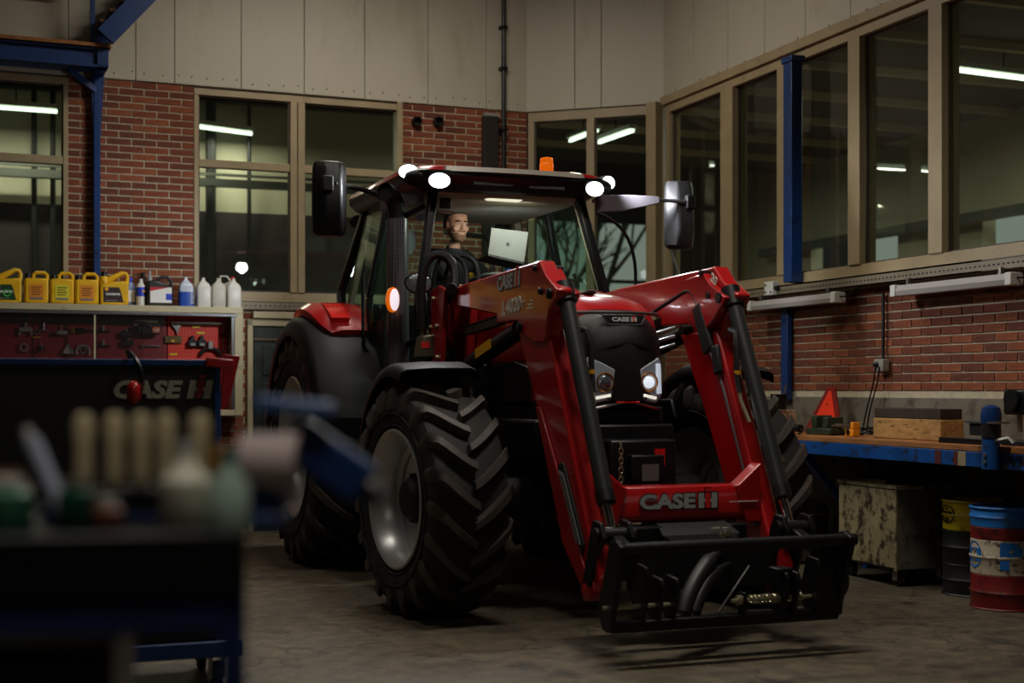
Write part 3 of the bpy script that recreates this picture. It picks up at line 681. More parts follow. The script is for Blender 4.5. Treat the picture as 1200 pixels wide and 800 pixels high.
def oval_lamp(c, rx, rz, face, m, parent, dep=.07, name='work_lamp'):
    f = Vector(face).normalized(); q = f.to_track_quat('Y', 'Z'); c = Vector(c)
    def prof(pr): return [[c+q@Vector((rx*k*math.cos(2*math.pi*j/24), h, rz*k*math.sin(2*math.pi*j/24))) for j in range(24)] for k, h in pr]
    a = P(MB().loft(prof([(.5,-dep),(.9,-dep*.7),(1.12,-.01),(1.12,.012),(1.0,.014)])), name, BLK, parent, smooth=40)
    P(MB().loft(prof([(1.0,.004),(.98,.016),(.6,.024),(.1,.026)])), 'lamp_lens', m, a if parent is None else parent, smooth=60)
    return a
for s_ in (-1,1):
    oval_lamp((s_*.555,1.075,2.665), .072, .05, (s_*.15,-1,-.12), LENS, None)
    oval_lamp((s_*.72,1.22,2.735), .066, .046, (s_*.45,-1,-.1), LENS, None)
    oval_lamp((s_*.60,2.99,2.60), .07, .05, (s_*.2,1,-.2), LENS, None)
    P(MB().ball((s_*.62,1.24,2.705), .14,.11,.065), 'lamp_pod', BLK)
# headlights throw a little light forward
def spot(c, d, watts, ang=70):
    la = bpy.data.lights.new('lamp_beam', 'SPOT'); la.energy = watts; la.spot_size = R(ang); la.spot_blend = .8; la.shadow_soft_size = .06; la.color = (.92,.95,1)
    o = bpy.data.objects.new('lamp_beam', la); COL.objects.link(o); o.parent = tr; o.location = c
    o.rotation_euler = Vector(d).to_track_quat('-Z','Y').to_euler()
for s_ in (-1,1):
    spot((s_*.56,1.00,2.66), (s_*.1,-1,-.42), 30); spot((s_*.76,1.10,2.73), (s_*1.4,-.3 if s_ > 0 else -1,-.5), 62 if s_ > 0 else 40, 100); spot((s_*.62,3.10,2.58), (s_*.1 if s_ > 0 else -.95,1,-.22), 30 if s_ > 0 else 75, 85)
spot((.135,-.66,1.335), (.05,-1,-.25), 8)
# beacon
bc = P(MB().lathe([(.055,0),(.055,.025),(.048,.035)], (.40,1.55,2.80), n=20), 'beacon', mat('beacon_base', (200,198,190), .4))
P(MB().lathe([(.046,0),(.050,.015),(.050,.06),(.046,.07),(.048,.075),(.044,.105),(.02,.112),(.0001,.112)], (.40,1.55,2.833), n=20, caps=False), 'beacon_dome', AMBER, bc)
# interior
dl = P(MB().loft([ring(.12,1.32,1.39,2.592,.02),ring(.13,1.31,1.40,2.60,.02)]), 'cab_fill_lamp', mat('cab_fill_lens', (255,244,225), .4, emit=(255,240,215), estr=1.0))  # added fill, no such fitting: brightens the driver and cab interior
la = bpy.data.lights.new('cab_fill_light', 'AREA'); la.size = .25; la.energy = 14; la.color = (1,.94,.84)
lo = bpy.data.objects.new('cab_fill_light', la); COL.objects.link(lo); lo.parent = tr; lo.location = (.1,1.36,2.585); lo.rotation_euler = (R(22),0,0)
P(MB().box(-.26,.26,2.15,2.55,1.55,1.68).box(-.24,.24,2.1,2.6,1.2,1.55), 'seat_base', CABDARK, bevel=.05)
P(MB().loft([[(-.24,2.50,1.66),(.24,2.50,1.66),(.24,2.62,1.66),(-.24,2.62,1.66)],[(-.25,2.52,2.0),(.25,2.52,2.0),(.25,2.65,2.0),(-.25,2.65,2.0)],[(-.2,2.60,2.38),(.2,2.60,2.38),(.2,2.68,2.38),(-.2,2.68,2.38)]]), 'seat_back', CABDARK, bevel=.05)
P(MB().box(.30,.48,1.75,2.35,1.75,1.84), 'armrest', CABDARK, bevel=.03)
dsh = P(MB().loft([[(-.2,1.35,1.3),(.2,1.35,1.3),(.2,1.6,1.3),(-.2,1.6,1.3)],[(-.24,1.30,1.86),(.24,1.30,1.86),(.22,1.56,1.84),(-.22,1.56,1.84)],[(-.22,1.30,2.0),(.22,1.30,2.0),(.20,1.46,1.96),(-.20,1.46,1.96)]]), 'dashboard', CABDARK, bevel=.03)
stw = [(.18*math.cos(a), 1.62+.17*math.sin(a)*.85, 2.02-.17*math.sin(a)*.45) for a in (2*math.pi*j/28 for j in range(28))]
sw = P(MB().tube(stw, .016, 8, closed=True), 'steering_wheel', BLKM)
P(MB().bar((-.17,1.62,2.02),(.17,1.62,2.02),.04,.02).tube([(0,1.62,2.0),(0,1.52,1.85)], .03, 8), 'wheel_spokes', BLKM, sw)
P(MB().tube([(.42,2.78,2.0),(.44,2.78,2.42),(.36,2.76,2.50),(.02,2.74,2.52)], .018, 8), 'roll_bar', BLK)
P(MB().box(.52,.58,2.66,2.70,2.1,2.35), 'info_label', mat('blue_label', (40,100,190), .5))
P(MB().obox((-.40,1.42,2.565),(.08,.03,.07),(R(8),0,R(-10))), 'cab_monitor', BLK, bevel=.008)
P(MB().tube([(-.47,1.38,2.50),(-.35,1.40,2.50)], .010, 8), 'sun_blind_rod', CHROMET)
P(MB().ball((-.30,2.62,2.42), .055,.03,.10), 'speaker', mat('speaker_grey', (168,170,172), .5))
# ---- mirrors
for s_ in (-1,1):
    mr = []
    for zz, hw, dp in ((2.285,.085,.05),(2.31,.108,.08),(2.42,.112,.11),(2.55,.112,.10),(2.72,.108,.08),(2.765,.095,.06)):
        mr.append([(s_*(1.265)+x*hw/.112, 1.19+(-dp if yy < 0 else .02), zz) for x, yy in ((-.112,1),(-.112,-.2),(-.05,-1),(.06,-1),(.112,-.2),(.112,1))])
    for r_ in mr:
        for q in (1,4): r_[q] = (r_[q][0], 1.19-.02, r_[q][2])
    hm = P(MB().loft(mr), 'mirror', BLK if s_ < 0 else mat('mirror_grey', (54,54,56), .42), bevel=.012)
    P(MB().box(s_*1.265-.095,s_*1.265+.095,1.21,1.216,2.31,2.74), 'mirror_glass', CHROME, hm)
    P(MB().box(s_*1.265-(.0 if s_ > 0 else .07),s_*1.265+(.07 if s_ > 0 else .0),1.06,1.11,2.56,2.66), 'mirror_clamp', BLKM, hm, bevel=.01)
    ar = MB().tube([(s_*.60,1.20,2.60),(s_*.95,1.12,2.62),(s_*1.25,1.08,2.61)], .014, 8) if s_ > 0 else MB().tube([(-.70,1.80,2.63),(-1.02,1.32,2.62),(-1.25,1.10,2.61)], .018, 8)
    P(ar, 'mirror_arm', CHROMET if s_ > 0 else BLK, hm)
    if s_ > 0: P(MB().loft([[(s_*.62,1.17,2.52),(s_*.62,1.17,2.64),(s_*.62,1.20,2.64),(s_*.62,1.20,2.52)],[(s_*.80,1.13,2.53),(s_*.80,1.13,2.645),(s_*.80,1.16,2.645),(s_*.80,1.16,2.53)],[(s_*1.06,1.08,2.59),(s_*1.06,1.08,2.64),(s_*1.06,1.11,2.64),(s_*1.06,1.11,2.59)]]), 'mirror_bracket', mat('bracket_grey', (96,92,98), .45), hm, bevel=.006)
P(MB().tube(bez((.62,1.18,2.52),(.80,1.10,2.45),(.90,1.08,2.3),(.88,1.1,1.95)), .012, 8), 'grab_rail', BLK)
P(MB().tube([(1.20,1.18,2.28),(1.27,1.12,1.98)], .008, 6), 'aerial', CHROMET)
# ---- exhaust
PERF = mat('perforated_shield', (26,26,28), .3, .6)
def perf(m):
    nt = m.node_tree; N = nt.nodes; Lk = nt.links; b = N['Principled BSDF']
    tc = N.new('ShaderNodeTexCoord'); v = N.new('ShaderNodeTexVoronoi'); v.inputs['Scale'].default_value = 58; v.inputs['Randomness'].default_value = .05
    Lk.new(tc.outputs['Object'], v.inputs['Vector']); r = N.new('ShaderNodeValToRGB'); r.color_ramp.elements[0].position = .28; r.color_ramp.elements[1].position = .36
    r.color_ramp.elements[0].color = (.003,.003,.003,1); r.color_ramp.elements[1].color = (.22,.21,.24,1); Lk.new(v.outputs['Distance'], r.inputs[0]); Lk.new(r.outputs[0], b.inputs['Base Color'])
perf(PERF)
ex = P(MB().tube([(-.74,1.40,1.42),(-.74,1.42,2.44)], .074, 24), 'exhaust_shield', PERF)
P(MB().tube([(-.74,1.41,1.2),(-.74,1.42,2.40),(-.743,1.42,2.48),(-.755,1.415,2.54),(-.78,1.40,2.585),(-.815,1.37,2.605),(-.85,1.34,2.61)], [.06,.06,.06,.062,.062,.062,.063], 20, caps=False), 'exhaust_pipe', mat('exhaust_black', (30,29,32), .5, .2), ex)
P(MB().tube([(-.79,1.392,2.592),(-.835,1.353,2.607)], .058, 18), 'exhaust_core', mat('core_black', (4,4,4), .95), ex)  # near-black plug closing the pipe mouth
P(MB().bar((-.70,1.40,2.46),(-.60,1.26,2.52),.02,.03), 'exhaust_bracket', BLK, ex); P(MB().bar((-.70,1.40,1.6),(-.62,1.2,1.6),.03,.04), 'exhaust_bracket', BLK, ex)
P(MB().bar((-.60,1.30,2.60),(-.72,1.9,2.60),.02,.10), 'roof_rail', mat('bracket_grey', (96,92,98), .45))
# ---- small front lamps by the windscreen
hl = oval_lamp((-.70,1.06,1.985), .088, .062, (-.15,-1,0), LENSOFF, None, .09, 'handrail_lamp')
P(MB().tube([(-.70,1.10,1.93),(-.70,1.12,1.80),(-.64,1.14,1.70)], .018, 8), 'lamp_stalk', BLK)
il = P(MB().loft([[(-.83+.045*math.cos(a),1.24,1.885+.085*math.sin(a)) for a in (2*math.pi*j/16 for j in range(16))],[(-.83+.045*math.cos(a),1.21,1.885+.085*math.sin(a)) for a in (2*math.pi*j/16 for j in range(16))]]), 'indicator', AMBER, smooth=40)
P(MB().loft([[(-.82+.034*math.cos(a),1.212,1.885+.075*math.sin(a)) for a in (2*math.pi*j/16 for j in range(16))],[(-.82+.03*math.cos(a),1.20,1.885+.07*math.sin(a)) for a in (2*math.pi*j/16 for j in range(16))]]), 'indicator_lens', mat('indicator_clear', (235,232,240), .15, coat=.5, emit=(255,240,250), estr=.8), il, smooth=40)

# ================================================================== FRONT LOADER (carried by the tractor)
BOOM = [(.86,1.925),(.50,1.948),(-.70,1.985),(-.745,1.988),(-.84,1.90),(-1.0,1.815),(-.98,1.77),(-.88,1.72),(-.83,1.56),(-.80,1.545),(-.66,1.545),(-.46,1.61),(-.42,1.675),(-.08,1.675),(-.08,1.728),(.50,1.80),(.86,1.835),(.90,1.88)]
LEG = [(-.38,1.62),(-.82,1.62),(-.97,1.32),(-1.36,.56),(-1.47,.40),(-1.47,.31),(-1.38,.25),(-1.27,.29),(-1.08,.50),(-.67,1.18),(-.50,1.43)]
for s_ in (-1,1):
    arm = P(MB().prism(LEG, s_*.46, s_*.555, 'x'), 'loader_arm', RED, bevel=.012)
    bm_ = P(MB().prism(BOOM, s_*.485, s_*.575, 'x'), 'boom', RED, arm, bevel=.010)
    P(MB().prism([(-.50,1.93),(-.72,1.95),(-.80,1.88),(-.97,1.80),(-.95,1.77),(-.86,1.70),(-.70,1.60),(-.55,1.70)], s_*.43, s_*.475, 'x'), 'knee_plate', RED, arm, bevel=.008)
    # reinforcing flange at the rear of the leg with slotted black step pad
    P(MB().prism([(-.68,1.20),(-.74,1.20),(-1.43,.28),(-1.38,.25),(-1.06,.50)], s_*.557, s_*.572, 'x'), 'arm_flange', REDD, arm, bevel=.004)
    pad = P(MB().prism([(-.98,.90),(-1.04,.92),(-1.07,.90),(-1.32,.52),(-1.30,.47),(-1.25,.45),(-1.20,.50),(-.98,.84)], s_*.556, s_*.568, 'x'), 'step_pad', BLKM, arm, bevel=.004)
    for k in range(4): P(MB().bar((s_*.571,-1.01-.018*k,.875-.005*k),(s_*.571,-1.235-.018*k,.525-.003*k),.006,.007), 'pad_rib', mat('rib_grey', (110,110,108), .4), pad, smooth=0)
    # pins
    for y, z, r_ in ((.80,1.88,.035),(-.90,1.80,.03),(-.47,1.64,.03),(-.70,1.95,.018),(-.78,1.82,.02)):
        P(MB().lathe([(r_,s_*.42),(r_,s_*.588),(r_*.7,s_*.594)], (0,y,z), 'x', 14), 'pivot_pin', BLK, arm)
    # tilt cylinder in front of the leg
    cy = P(MB().tube([(s_*.50,-.93,1.79),(s_*.50,-1.445,.755)], .043, 18), 'tilt_cylinder', mat('cylinder_grey', (44,46,46), .35, .2))
    P(MB().tube([(s_*.50,-.90,1.85),(s_*.50,-.95,1.75)], .055, 14), 'cylinder_cap', BLK, cy); P(MB().tube([(s_*.50,-1.425,.79),(s_*.50,-1.455,.735)], .048, 18), 'cylinder_cap', BLK, cy)
    P(MB().tube([(s_*.50,-1.44,.75),(s_*.50,-1.53,.585)], .024, 14), 'cylinder_rod', CHROME, cy)
    P(MB().tube([(s_*.455,-.98,1.62),(s_*.44,-1.07,1.60),(s_*.43,-1.10,1.52),(s_*.425,-1.10,1.40),(s_*.43,-1.13,1.28)], .016, 8), 'cylinder_hose', HOSE, cy)
    P(MB().tube([(s_*.43,-1.11,1.36),(s_*.43,-1.14,1.24),(s_*.45,-1.20,1.12)], .011, 8), 'cylinder_pipe', STEELZ, cy)
    P(MB().tube([(s_*.447,-.70,1.60),(s_*.447,-.92,1.30),(s_*.447,-1.28,.58)], .008, 6), 'steel_line', CHROMET, arm)
    P(MB().lathe([(.02,0),(.02,.022)], (s_*.43,-1.105,1.375), 'z', 8), 'hose_tag', YELLOW, cy)
    # lift cylinder and guide rod behind the knee
    lc = P(MB().tube([(s_*.53,.50,1.455),(s_*.53,-.34,1.630)], .052, 18), 'lift_cylinder', BLK)
    P(MB().tube([(s_*.53,-.34,1.63),(s_*.53,-.44,1.65)], .028, 12), 'cylinder_rod', CHROME, lc)
    if s_ < 0: P(MB().bar((s_*.584,.27,1.508),(s_*.584,-.0,1.564),.004,.058,up=(0,0,1)), 'warning_label', YELLOW, lc, smooth=0)
    P(MB().bar((s_*.53,.56,1.66),(s_*.53,-.06,1.70),.045,.06).bar((s_*.555,.56,1.685),(s_*.555,-.06,1.725),.01,.012), 'guide_rod', BLK, arm, bevel=.008)
    # pedestal bolted to the tractor frame
    pd = P(MB().prism([(1.06,1.93),(.86,1.96),(.70,1.93),(.68,1.80),(.74,1.60),(.76,1.45),(.84,1.42),(1.10,1.46),(1.14,1.75)], s_*.42, s_*.47, 'x').prism([(1.06,1.93),(.86,1.96),(.74,1.93),(.78,1.60),(.80,1.45),(1.10,1.46),(1.14,1.75)], s_*.60, s_*.63, 'x').box(*sorted((s_*.43,s_*.62)),1.06,1.12,1.47,1.85), 'loader_pedestal', REDD, bevel=.006)
    P(MB().box(*sorted((s_*.30,s_*.52)),.55,1.05,.85,1.46).box(*sorted((s_*.26,s_*.42)),-.3,.9,.9,1.12), 'pedestal_mount', BLK, pd, bevel=.02)
    for y, z in ((.95,1.88),(.88,1.70),(.98,1.56),(.86,1.50),(1.02,1.70)): P(MB().lathe([(.016,s_*.63),(.016,s_*.645),(.009,s_*.65)], (0,y,z), 'x', 6), 'bolt', STEELZ, pd)
    P(MB().box(*sorted((s_*.631,s_*.633)),1.05,1.09,1.60,1.72), 'decal', WHITEST, pd, smooth=0); P(MB().box(*sorted((s_*.631,s_*.633)),1.05,1.09,1.72,1.77), 'decal', YELLOW, pd, smooth=0)
    # link plates at the foot of the arm
    P(MB().prism([(-1.50,.66),(-1.58,.65),(-1.62,.58),(-1.56,.52),(-1.50,.46),(-1.42,.28),(-1.36,.26),(-1.36,.33),(-1.42,.48),(-1.46,.60)], s_*.57, s_*.595, 'x'), 'bell_crank', BLK, arm, bevel=.004)
    P(MB().prism([(-1.50,.66),(-1.58,.65),(-1.62,.58),(-1.56,.52),(-1.50,.46),(-1.42,.28),(-1.36,.26),(-1.36,.33),(-1.42,.48),(-1.46,.60)], s_*.42, s_*.445, 'x'), 'bell_crank', BLK, arm, bevel=.004)
    P(MB().lathe([(.042,s_*.40),(.042,s_*.61),(.03,s_*.615)], (0,-1.545,.585), 'x', 16), 'pivot_pin', BLK, arm)
    P(MB().lathe([(.05,s_*.44),(.05,s_*.59),(.03,s_*.60)], (0,-1.40,.30), 'x', 16), 'pivot_boss', REDD, arm)
    P(MB().bar((s_*.5,-1.56,.57),(s_*.5,-1.78,.50),.06,.05), 'tilt_link', BLK, arm, bevel=.008)
    if s_ < 0:
        d = (Vector((0,-.70,1.985))-Vector((0,.5,1.948))).normalized()
        case_logo(bm_, (-.577,-.10,1.86), (0,-1,.035), (0,.035,1), .36, .085, LETG, LETR, BLK, shear=.12)
        mm = MB(); put_text(mm, 'L4020', (-.577,-.18,1.715), (0,-1,.06), (0,.06,1), width=.30, height=.085, bold=.03, shear=.15); mm.build('model_lettering', LETW, bm_, smooth=0)
        mm = MB(); put_text(mm, 'T', (-.577,-.49,1.735), (0,-1,.06), (0,.06,1), width=.045, height=.05, bold=.03, shear=.15); mm.build('model_lettering', LETW, bm_, smooth=0)
        P(MB().box(-.577,-.576,-.66,-.56,1.735,1.745).box(-.577,-.576,-.66,-.58,1.755,1.765).box(-.577,-.576,-.66,-.62,1.775,1.785), 'stripe_mark', LETW, bm_, smooth=0)
    else:
        P(MB().obox((.44,-.70,1.64),(.03,.10,.30),(R(-28),0,0)).obox((.44,-.86,1.46),(.03,.07,.16),(R(-15),0,0)), 'cable_cover', BLKM, arm, bevel=.01)
        mm = MB(); put_text(mm, '20', (.427,-.80,1.905), (0,-1,-.6), (0,-.6,1), width=.08, height=.05, bold=.03); mm.build('model_lettering', LETW, arm, smooth=0)
# torque tube with the badge
xb = MB().prism([(-1.20,.62),(-1.16,.66),(-1.10,.78),(-1.16,.80),(-1.27,.80),(-1.29,.76),(-1.29,.64),(-1.26,.61)], -.46, .46, 'x')
cb = P(xb, 'cross_beam', RED, bevel=.012)
for s_ in (-1,1): P(MB().prism([(s_*.46,.60),(s_*.37,.60),(s_*.31,.795),(s_*.33,.80),(s_*.46,.91)], -1.30, -1.20, 'y'), 'beam_gusset', RED, cb, bevel=.008)
case_logo(cb, (-.243,-1.294,.682), (1,0,0), (0,0,1), .445, .078, LETG, LETR, mat('letter_black', (8,8,8), .7, spec=.2))
P(MB().tube([(-.44,-1.297,.70),(-.36,-1.297,.70)], .003, 4).tube([(.27,-1.303,.71),(.44,-1.303,.71)], .003, 4), 'beam_line', LETW, cb)
# black cover under the beam
cv = P(MB().loft([[(-.16,-1.33,.61),(.24,-1.33,.61),(.22,-1.20,.61),(-.14,-1.20,.61)],[(-.18,-1.42,.56),(.27,-1.42,.56),(.24,-1.2,.52),(-.12,-1.2,.52)],[(-.10,-1.44,.51),(.22,-1.44,.51),(.2,-1.2,.50),(-.08,-1.2,.50)]]), 'coupler_cover', BLKM, bevel=.006)
P(MB().box(.10,.15,-1.415,-1.41,.585,.592).box(.165,.175,-1.415,-1.41,.585,.592).box(.18,.20,-1.415,-1.41,.585,.592), 'cover_mark', LETW, cv, smooth=0)
P(MB().box(-.40,-.14,-1.36,-1.2,.50,.60), 'coupler_block', BLK, bevel=.01); P(MB().box(.24,.36,-1.34,-1.2,.50,.60), 'coupler_block', BLK, bevel=.01)
P(MB().box(.265,.285,-1.36,-1.34,.52,.565), 'coupler_handle', REDLENS)
# implement carrier
PLATE = [(-1.84,.60),(-1.90,.57),(-1.90,.53),(-1.80,.24),(-1.79,.18),(-1.74,.15),(-1.69,.16),(-1.66,.22),(-1.66,.30),(-1.78,.585)]
fc = P(MB().tube([(-.60,-1.86,.555),(.66,-1.86,.555)], .030, 14), 'carrier_frame', BLK)
P(MB().box(-.62,.62,-1.78,-1.70,.150,.205), 'carrier_rail', BLK, fc, bevel=.006)
for x0, x1 in ((-.635,-.605),(.605,.635)): P(MB().prism(PLATE, x0, x1, 'x'), 'carrier_plate', BLK, fc, bevel=.005)
for x in (-.46,-.38,-.30,.30,.36,.48): P(MB().prism([(-1.82,.46 if abs(x) > .4 else .40),(-1.84,.36),(-1.78,.17),(-1.70,.17),(-1.66,.30),(-1.72,.47 if abs(x) > .4 else .41)], x-.010, x+.010, 'x'), 'carrier_rib', BLK, fc, bevel=.004)
P(MB().box(.48,.61,-1.80,-1.74,.19,.53), 'carrier_web', BLK, fc, bevel=.006); P(MB().box(-.61,-.50,-1.80,-1.75,.40,.53), 'carrier_web', BLK, fc, bevel=.006)
P(MB().tube([(-.66,-1.76,.27),(-.28,-1.76,.27)], .011, 8), 'lock_pin', STEELZ, fc); P(MB().tube([(.02,-1.76,.27),(.56,-1.76,.27)], .010, 8), 'lock_pin', STEELZ, fc)
sp = [(.12+.30*i/168, -1.76+.021*math.cos(2*math.pi*i/12), .27+.021*math.sin(2*math.pi*i/12)) for i in range(169)]
P(MB().tube(sp, .0042, 6), 'coil_spring', STEELZ, fc)
P(MB().lathe([(.026,0),(.026,.04),(.02,.05)], (.05,-1.76,.27), 'x', 12), 'spring_stop', STEELZ, fc)
P(MB().box(.075,.095,-1.79,-1.73,.19,.31), 'pin_guide', BLK, fc, bevel=.003)
P(MB().box(.26,.345,-1.80,-1.70,.36,.42), 'latch_block', BLK, fc, bevel=.006)
P(MB().bar((-.06,-1.78,.22),(.18,-1.66,.42),.008,.008), 'latch_rod', STEELD_, fc)
P(MB().tube(bez((.64,-1.74,.42),(.71,-1.74,.40),(.72,-1.74,.28),(.645,-1.74,.25)), .010, 8), 'pull_handle', HOSE, fc)
# hoses hanging behind the carrier
for k in range(2):
    P(MB().tube(bez((.13+.02*k,-1.50,.50-.09*k),(.0+.03*k,-1.58,.46-.06*k),(-.14+.06*k,-1.66,.36),(-.21+.06*k,-1.70,.215)), [.026]*4+[.042-.006*k]*9, 12), 'hydraulic_hose', HOSE, fc)
for x, z in ((-.02,.505),(.04,.44),(.16,.55),(.19,.56)): P(MB().lathe([(.016,0),(.016,.04),(.010,.05)], (x,-1.43,z), 'y', 10), 'hose_fitting', STEELZ, fc)
P(MB().box(-.40,.40,-1.52,-1.46,.30,.50), 'back_plate', BLKM, fc, bevel=.01)
# valve block with hose arch beside the pedestal
vb = P(MB().prism([(-.72,1.50),(-.52,1.50),(-.52,1.62),(-.60,1.66),(-.70,1.64)], .95, 1.12, 'y'), 'valve_block', mat('valve_grey', (120,116,100), .4, .6), bevel=.01)
P(MB().box(-.715,-.66,.946,.949,1.56,1.60), 'valve_label', LETR, vb, smooth=0)
for k in range(5):
    x = -.69+.04*k
    P(MB().lathe([(.012,0),(.012,.05),(.008,.06)], (x,1.02,1.63), 'z', 8), 'hose_fitting', STEELZ, vb)
    P(MB().tube(bez((x,1.02,1.68),(x+.02,1.02,1.85),(x+.05,1.05,2.0),(x+.10,1.1,1.86)) if k % 2 else bez((x,1.02,1.68),(x-.01,1.02,1.9),(x-.02,1.04,2.2),(x+.12,1.0,2.17))+bez((x+.12,1.0,2.17),(x+.22,.96,2.14),(x+.20,.92,2.02),(x+.17,.86,1.94))[1:], .030 if k == 0 else .014, 10), 'hydraulic_hose', HOSE, vb)
P(MB().tube([(-.56,.80,1.94),(-.62,.62,1.92)], .036, 14), 'hose_sleeve', BLK)
# ================================================================== LEFT WALL: CABINET, SHELF GOODS, DOOR
bricks(wl, -3.2, 3.73, .0, 2.0, 0)
SHW = mat('shelf_cream', (176,166,134), .5, var=.12, vscale=5, dirt=(110,100,76), dscale=7, dlo=.6, dhi=.75)
uR = LW(285,400,.3).x; uL = -1.75; zT = LW(140,357,.3).z; zB = LW(250,487,.3).z
cab = thing('tool_cabinet', 'cream framed wall cabinet of service tools with red back boards', 'cabinet', WO, WA)
MB().box(uL, uR, -.30, -.03, zT-.055, zT).build('top_board', SHW, cab, bevel=.004)
MB().box(uL, uR-.05, -.302, -.285, zT-.085, zT-.06).build('front_rail', CHROMET, cab, bevel=.003)
MB().box(uR-.075, uR, -.30, -.03, zB, zT-.055).build('side_post', SHW, cab, bevel=.004)
MB().box(uL, uR-.075, -.30, -.03, zB, zB+.05).build('bottom_board', SHW, cab, bevel=.004)
MB().box(uR-.10, uR-.075, -.29, -.27, zB+.05, zT-.085).build('door_track', CHROMET, cab)
MAROON = mat('maroon_board', (140,26,34), .5, var=.1, vscale=3)
ORANGE = mat('orange_pegboard', (214,52,24), .55, var=.06)
ub = [LW(p,400,.06).x for p in (-70,38,113,196,266)]
for i in range(4):
    b = MB().box(ub[i]+.006, ub[i+1]-.006, -.06, -.04, zB+.05, zT-.06).build('back_board', MAROON if i < 3 else ORANGE, cab, smooth=0)
    if i == 3:
        h = MB()
        for a in range(17):
            for c in range(20): h.box(ub[3]+.03+a*.03, ub[3]+.036+a*.03, -.062, -.0595, zB+.12+c*.034, zB+.126+c*.034)
        h.build('peg_holes', mat('hole_dark', (50,10,6), .9), cab, smooth=0, kind='stuff')
    else:
        s = MB().box(ub[i]+.03, ub[i+1]-.03, -.075, -.062, zT-.155, zT-.088).build('sign', mat('sign_grey', (46,46,46), .6), cab, smooth=0)
        m = MB(); put_text(m, 'SERVICE TOOLS', (ub[i]+.17, -.077, zT-.14), (1,0,0), (0,0,1), width=.33, height=.036, bold=.03); m.build('sign_lettering', mat('sign_black', (8,8,8), .6), s, smooth=0)
        m = MB()
        for k in range(3): m.box(ub[i]+.05+.03*k, ub[i]+.07+.03*k, -.077, -.075, zT-.138, zT-.108)
        m.build('sign_mark', mat('sign_red', (60,16,16), .6), s, smooth=0)
x = LW(111,400,.28).x; MB().box(x-.007, x+.007, -.29, -.272, zB+.05, zT-.085).build('door_stile', SHW, cab)
for a, c in ((uL+.02, x-.01), (x+.01, LW(193,400,.28).x)): MB().box(a, c, -.284, -.279, zB+.05, zT-.085).build('sliding_glass', glass('cabinet_glass', (235,230,232), 1.4, .02), cab, smooth=0)
# --- tools hanging on the boards
TOOLS = 'tools hanging in the wall cabinet'
STEELT = mat('tool_steel', (150,146,138), .35, .8); STEELD = mat('tool_dark', (26,26,28), .45, .4); GREYT = mat('tool_grey', (150,146,138), .5, .2)
def wl_world(p): return WO+WD*p.x+Vector((0,0,p.z))-WN*p.y   # p.y = -off
def hang(name, label, cat, px, py, off=.075):
    return thing(name, label, cat, wl_world(LW(px,py,off)), WA, TOOLS)
t = hang('bearing_puller', 'grey two-jaw puller hung left of the thin steel ring', 'tool', 30, 386)
MB().box(-.055,.055,-.02,.0,-.02,.02).box(-.012,.012,-.02,0,.02,.06).build('yoke', GREYT, t, bevel=.004); MB().box(-.055,-.04,-.02,0,-.05,-.02).box(.04,.055,-.02,0,-.05,-.02).build('jaw', GREYT, t)
t = hang('steel_ring', 'small thin steel ring hung above a yellow tag', 'ring', 43, 389)
MB().tube([(.02*math.cos(a),-.01,.02*math.sin(a)) for a in (2*math.pi*k/20 for k in range(20))], .006, 6, closed=True).build('ring', STEELT, t); MB().box(-.03,.03,-.004,0,-.05,-.04).build('tag', YELLOW, t)
t = hang('tee_wrench', 'steel tee wrench hung between the ring and the coupling', 'wrench', 51, 384)
MB().tube([(-.03,-.01,-.02),(.03,-.01,-.02)], .009, 8).build('handle', STEELT, t); MB().tube([(0,-.01,-.02),(0,-.01,.05)], .010, 8).build('shank', STEELT, t)
t = hang('pipe_coupling', 'grey pipe coupling on a short stem', 'coupling', 72, 390)
MB().lathe([(.016,-.045),(.022,-.03),(.022,.02),(.016,.045)], (0,-.028,0), 'x', 14).build('body', GREYT, t); MB().box(-.006,.006,-.01,0,.02,.06).build('stem', GREYT, t)
t = hang('slide_hammer', 'long black slide hammer with a yellow end', 'hammer', 95, 387)
MB().lathe([(.016,-.06),(.022,-.05),(.022,.02),(.012,.03),(.010,.12)], (0,-.015,0), 'x', 14).build('barrel', STEELD, t); MB().lathe([(.02,-.09),(.024,-.085),(.024,-.06),(.02,-.058)], (0,-.015,0), 'x', 14).build('grip', mat('yellow_plastic', (226,196,30), .45), t)
for py, lab in ((388,'dark driver bar hung level with the slide hammer'),(405,'dark driver bar hung below the first one')):
    t = hang('driver_bar', lab, 'tool', 121, py); MB().tube([(-.06,-.012,0),(.06,-.012,0)], .008, 8).build('bar', STEELD, t); MB().box(-.01,.01,-.02,0,.0,.05).build('shank', GREYT, t, bevel=.003)
t = hang('seal_ring', 'large pale seal ring hung at the lower left', 'ring', 28, 407); MB().tube([(.03*math.cos(a),-.01,.03*math.sin(a)) for a in (2*math.pi*k/22 for k in range(22))], .008, 6, closed=True).build('ring', GREYT, t); MB().box(-.004,.004,-.008,0,.03,.045).build('hook', STEELT, t)
t = hang('cup_tool', 'dark cup shaped socket hung by a stem', 'socket', 48, 408); MB().lathe([(.026,-.02),(.03,0),(.022,.018),(.01,.022)], (0,-.03,0), 'z', 16).build('cup', STEELD, t); MB().box(-.005,.005,-.02,0,.02,.05).build('stem', GREYT, t)
t = hang('pipe_clamp', 'large round pipe clamp at the foot of the board', 'clamp', 97, 412); MB().tube([(.055*math.cos(a),-.012,.055*math.sin(a)) for a in (R(k) for k in range(-30,211,15))], .012, 6).build('band', GREYT, t); MB().tube([(.024*math.cos(a),-.02,.01+.024*math.sin(a)) for a in (2*math.pi*k/16 for k in range(16))], .007, 6, closed=True).build('ring', STEELT, t)
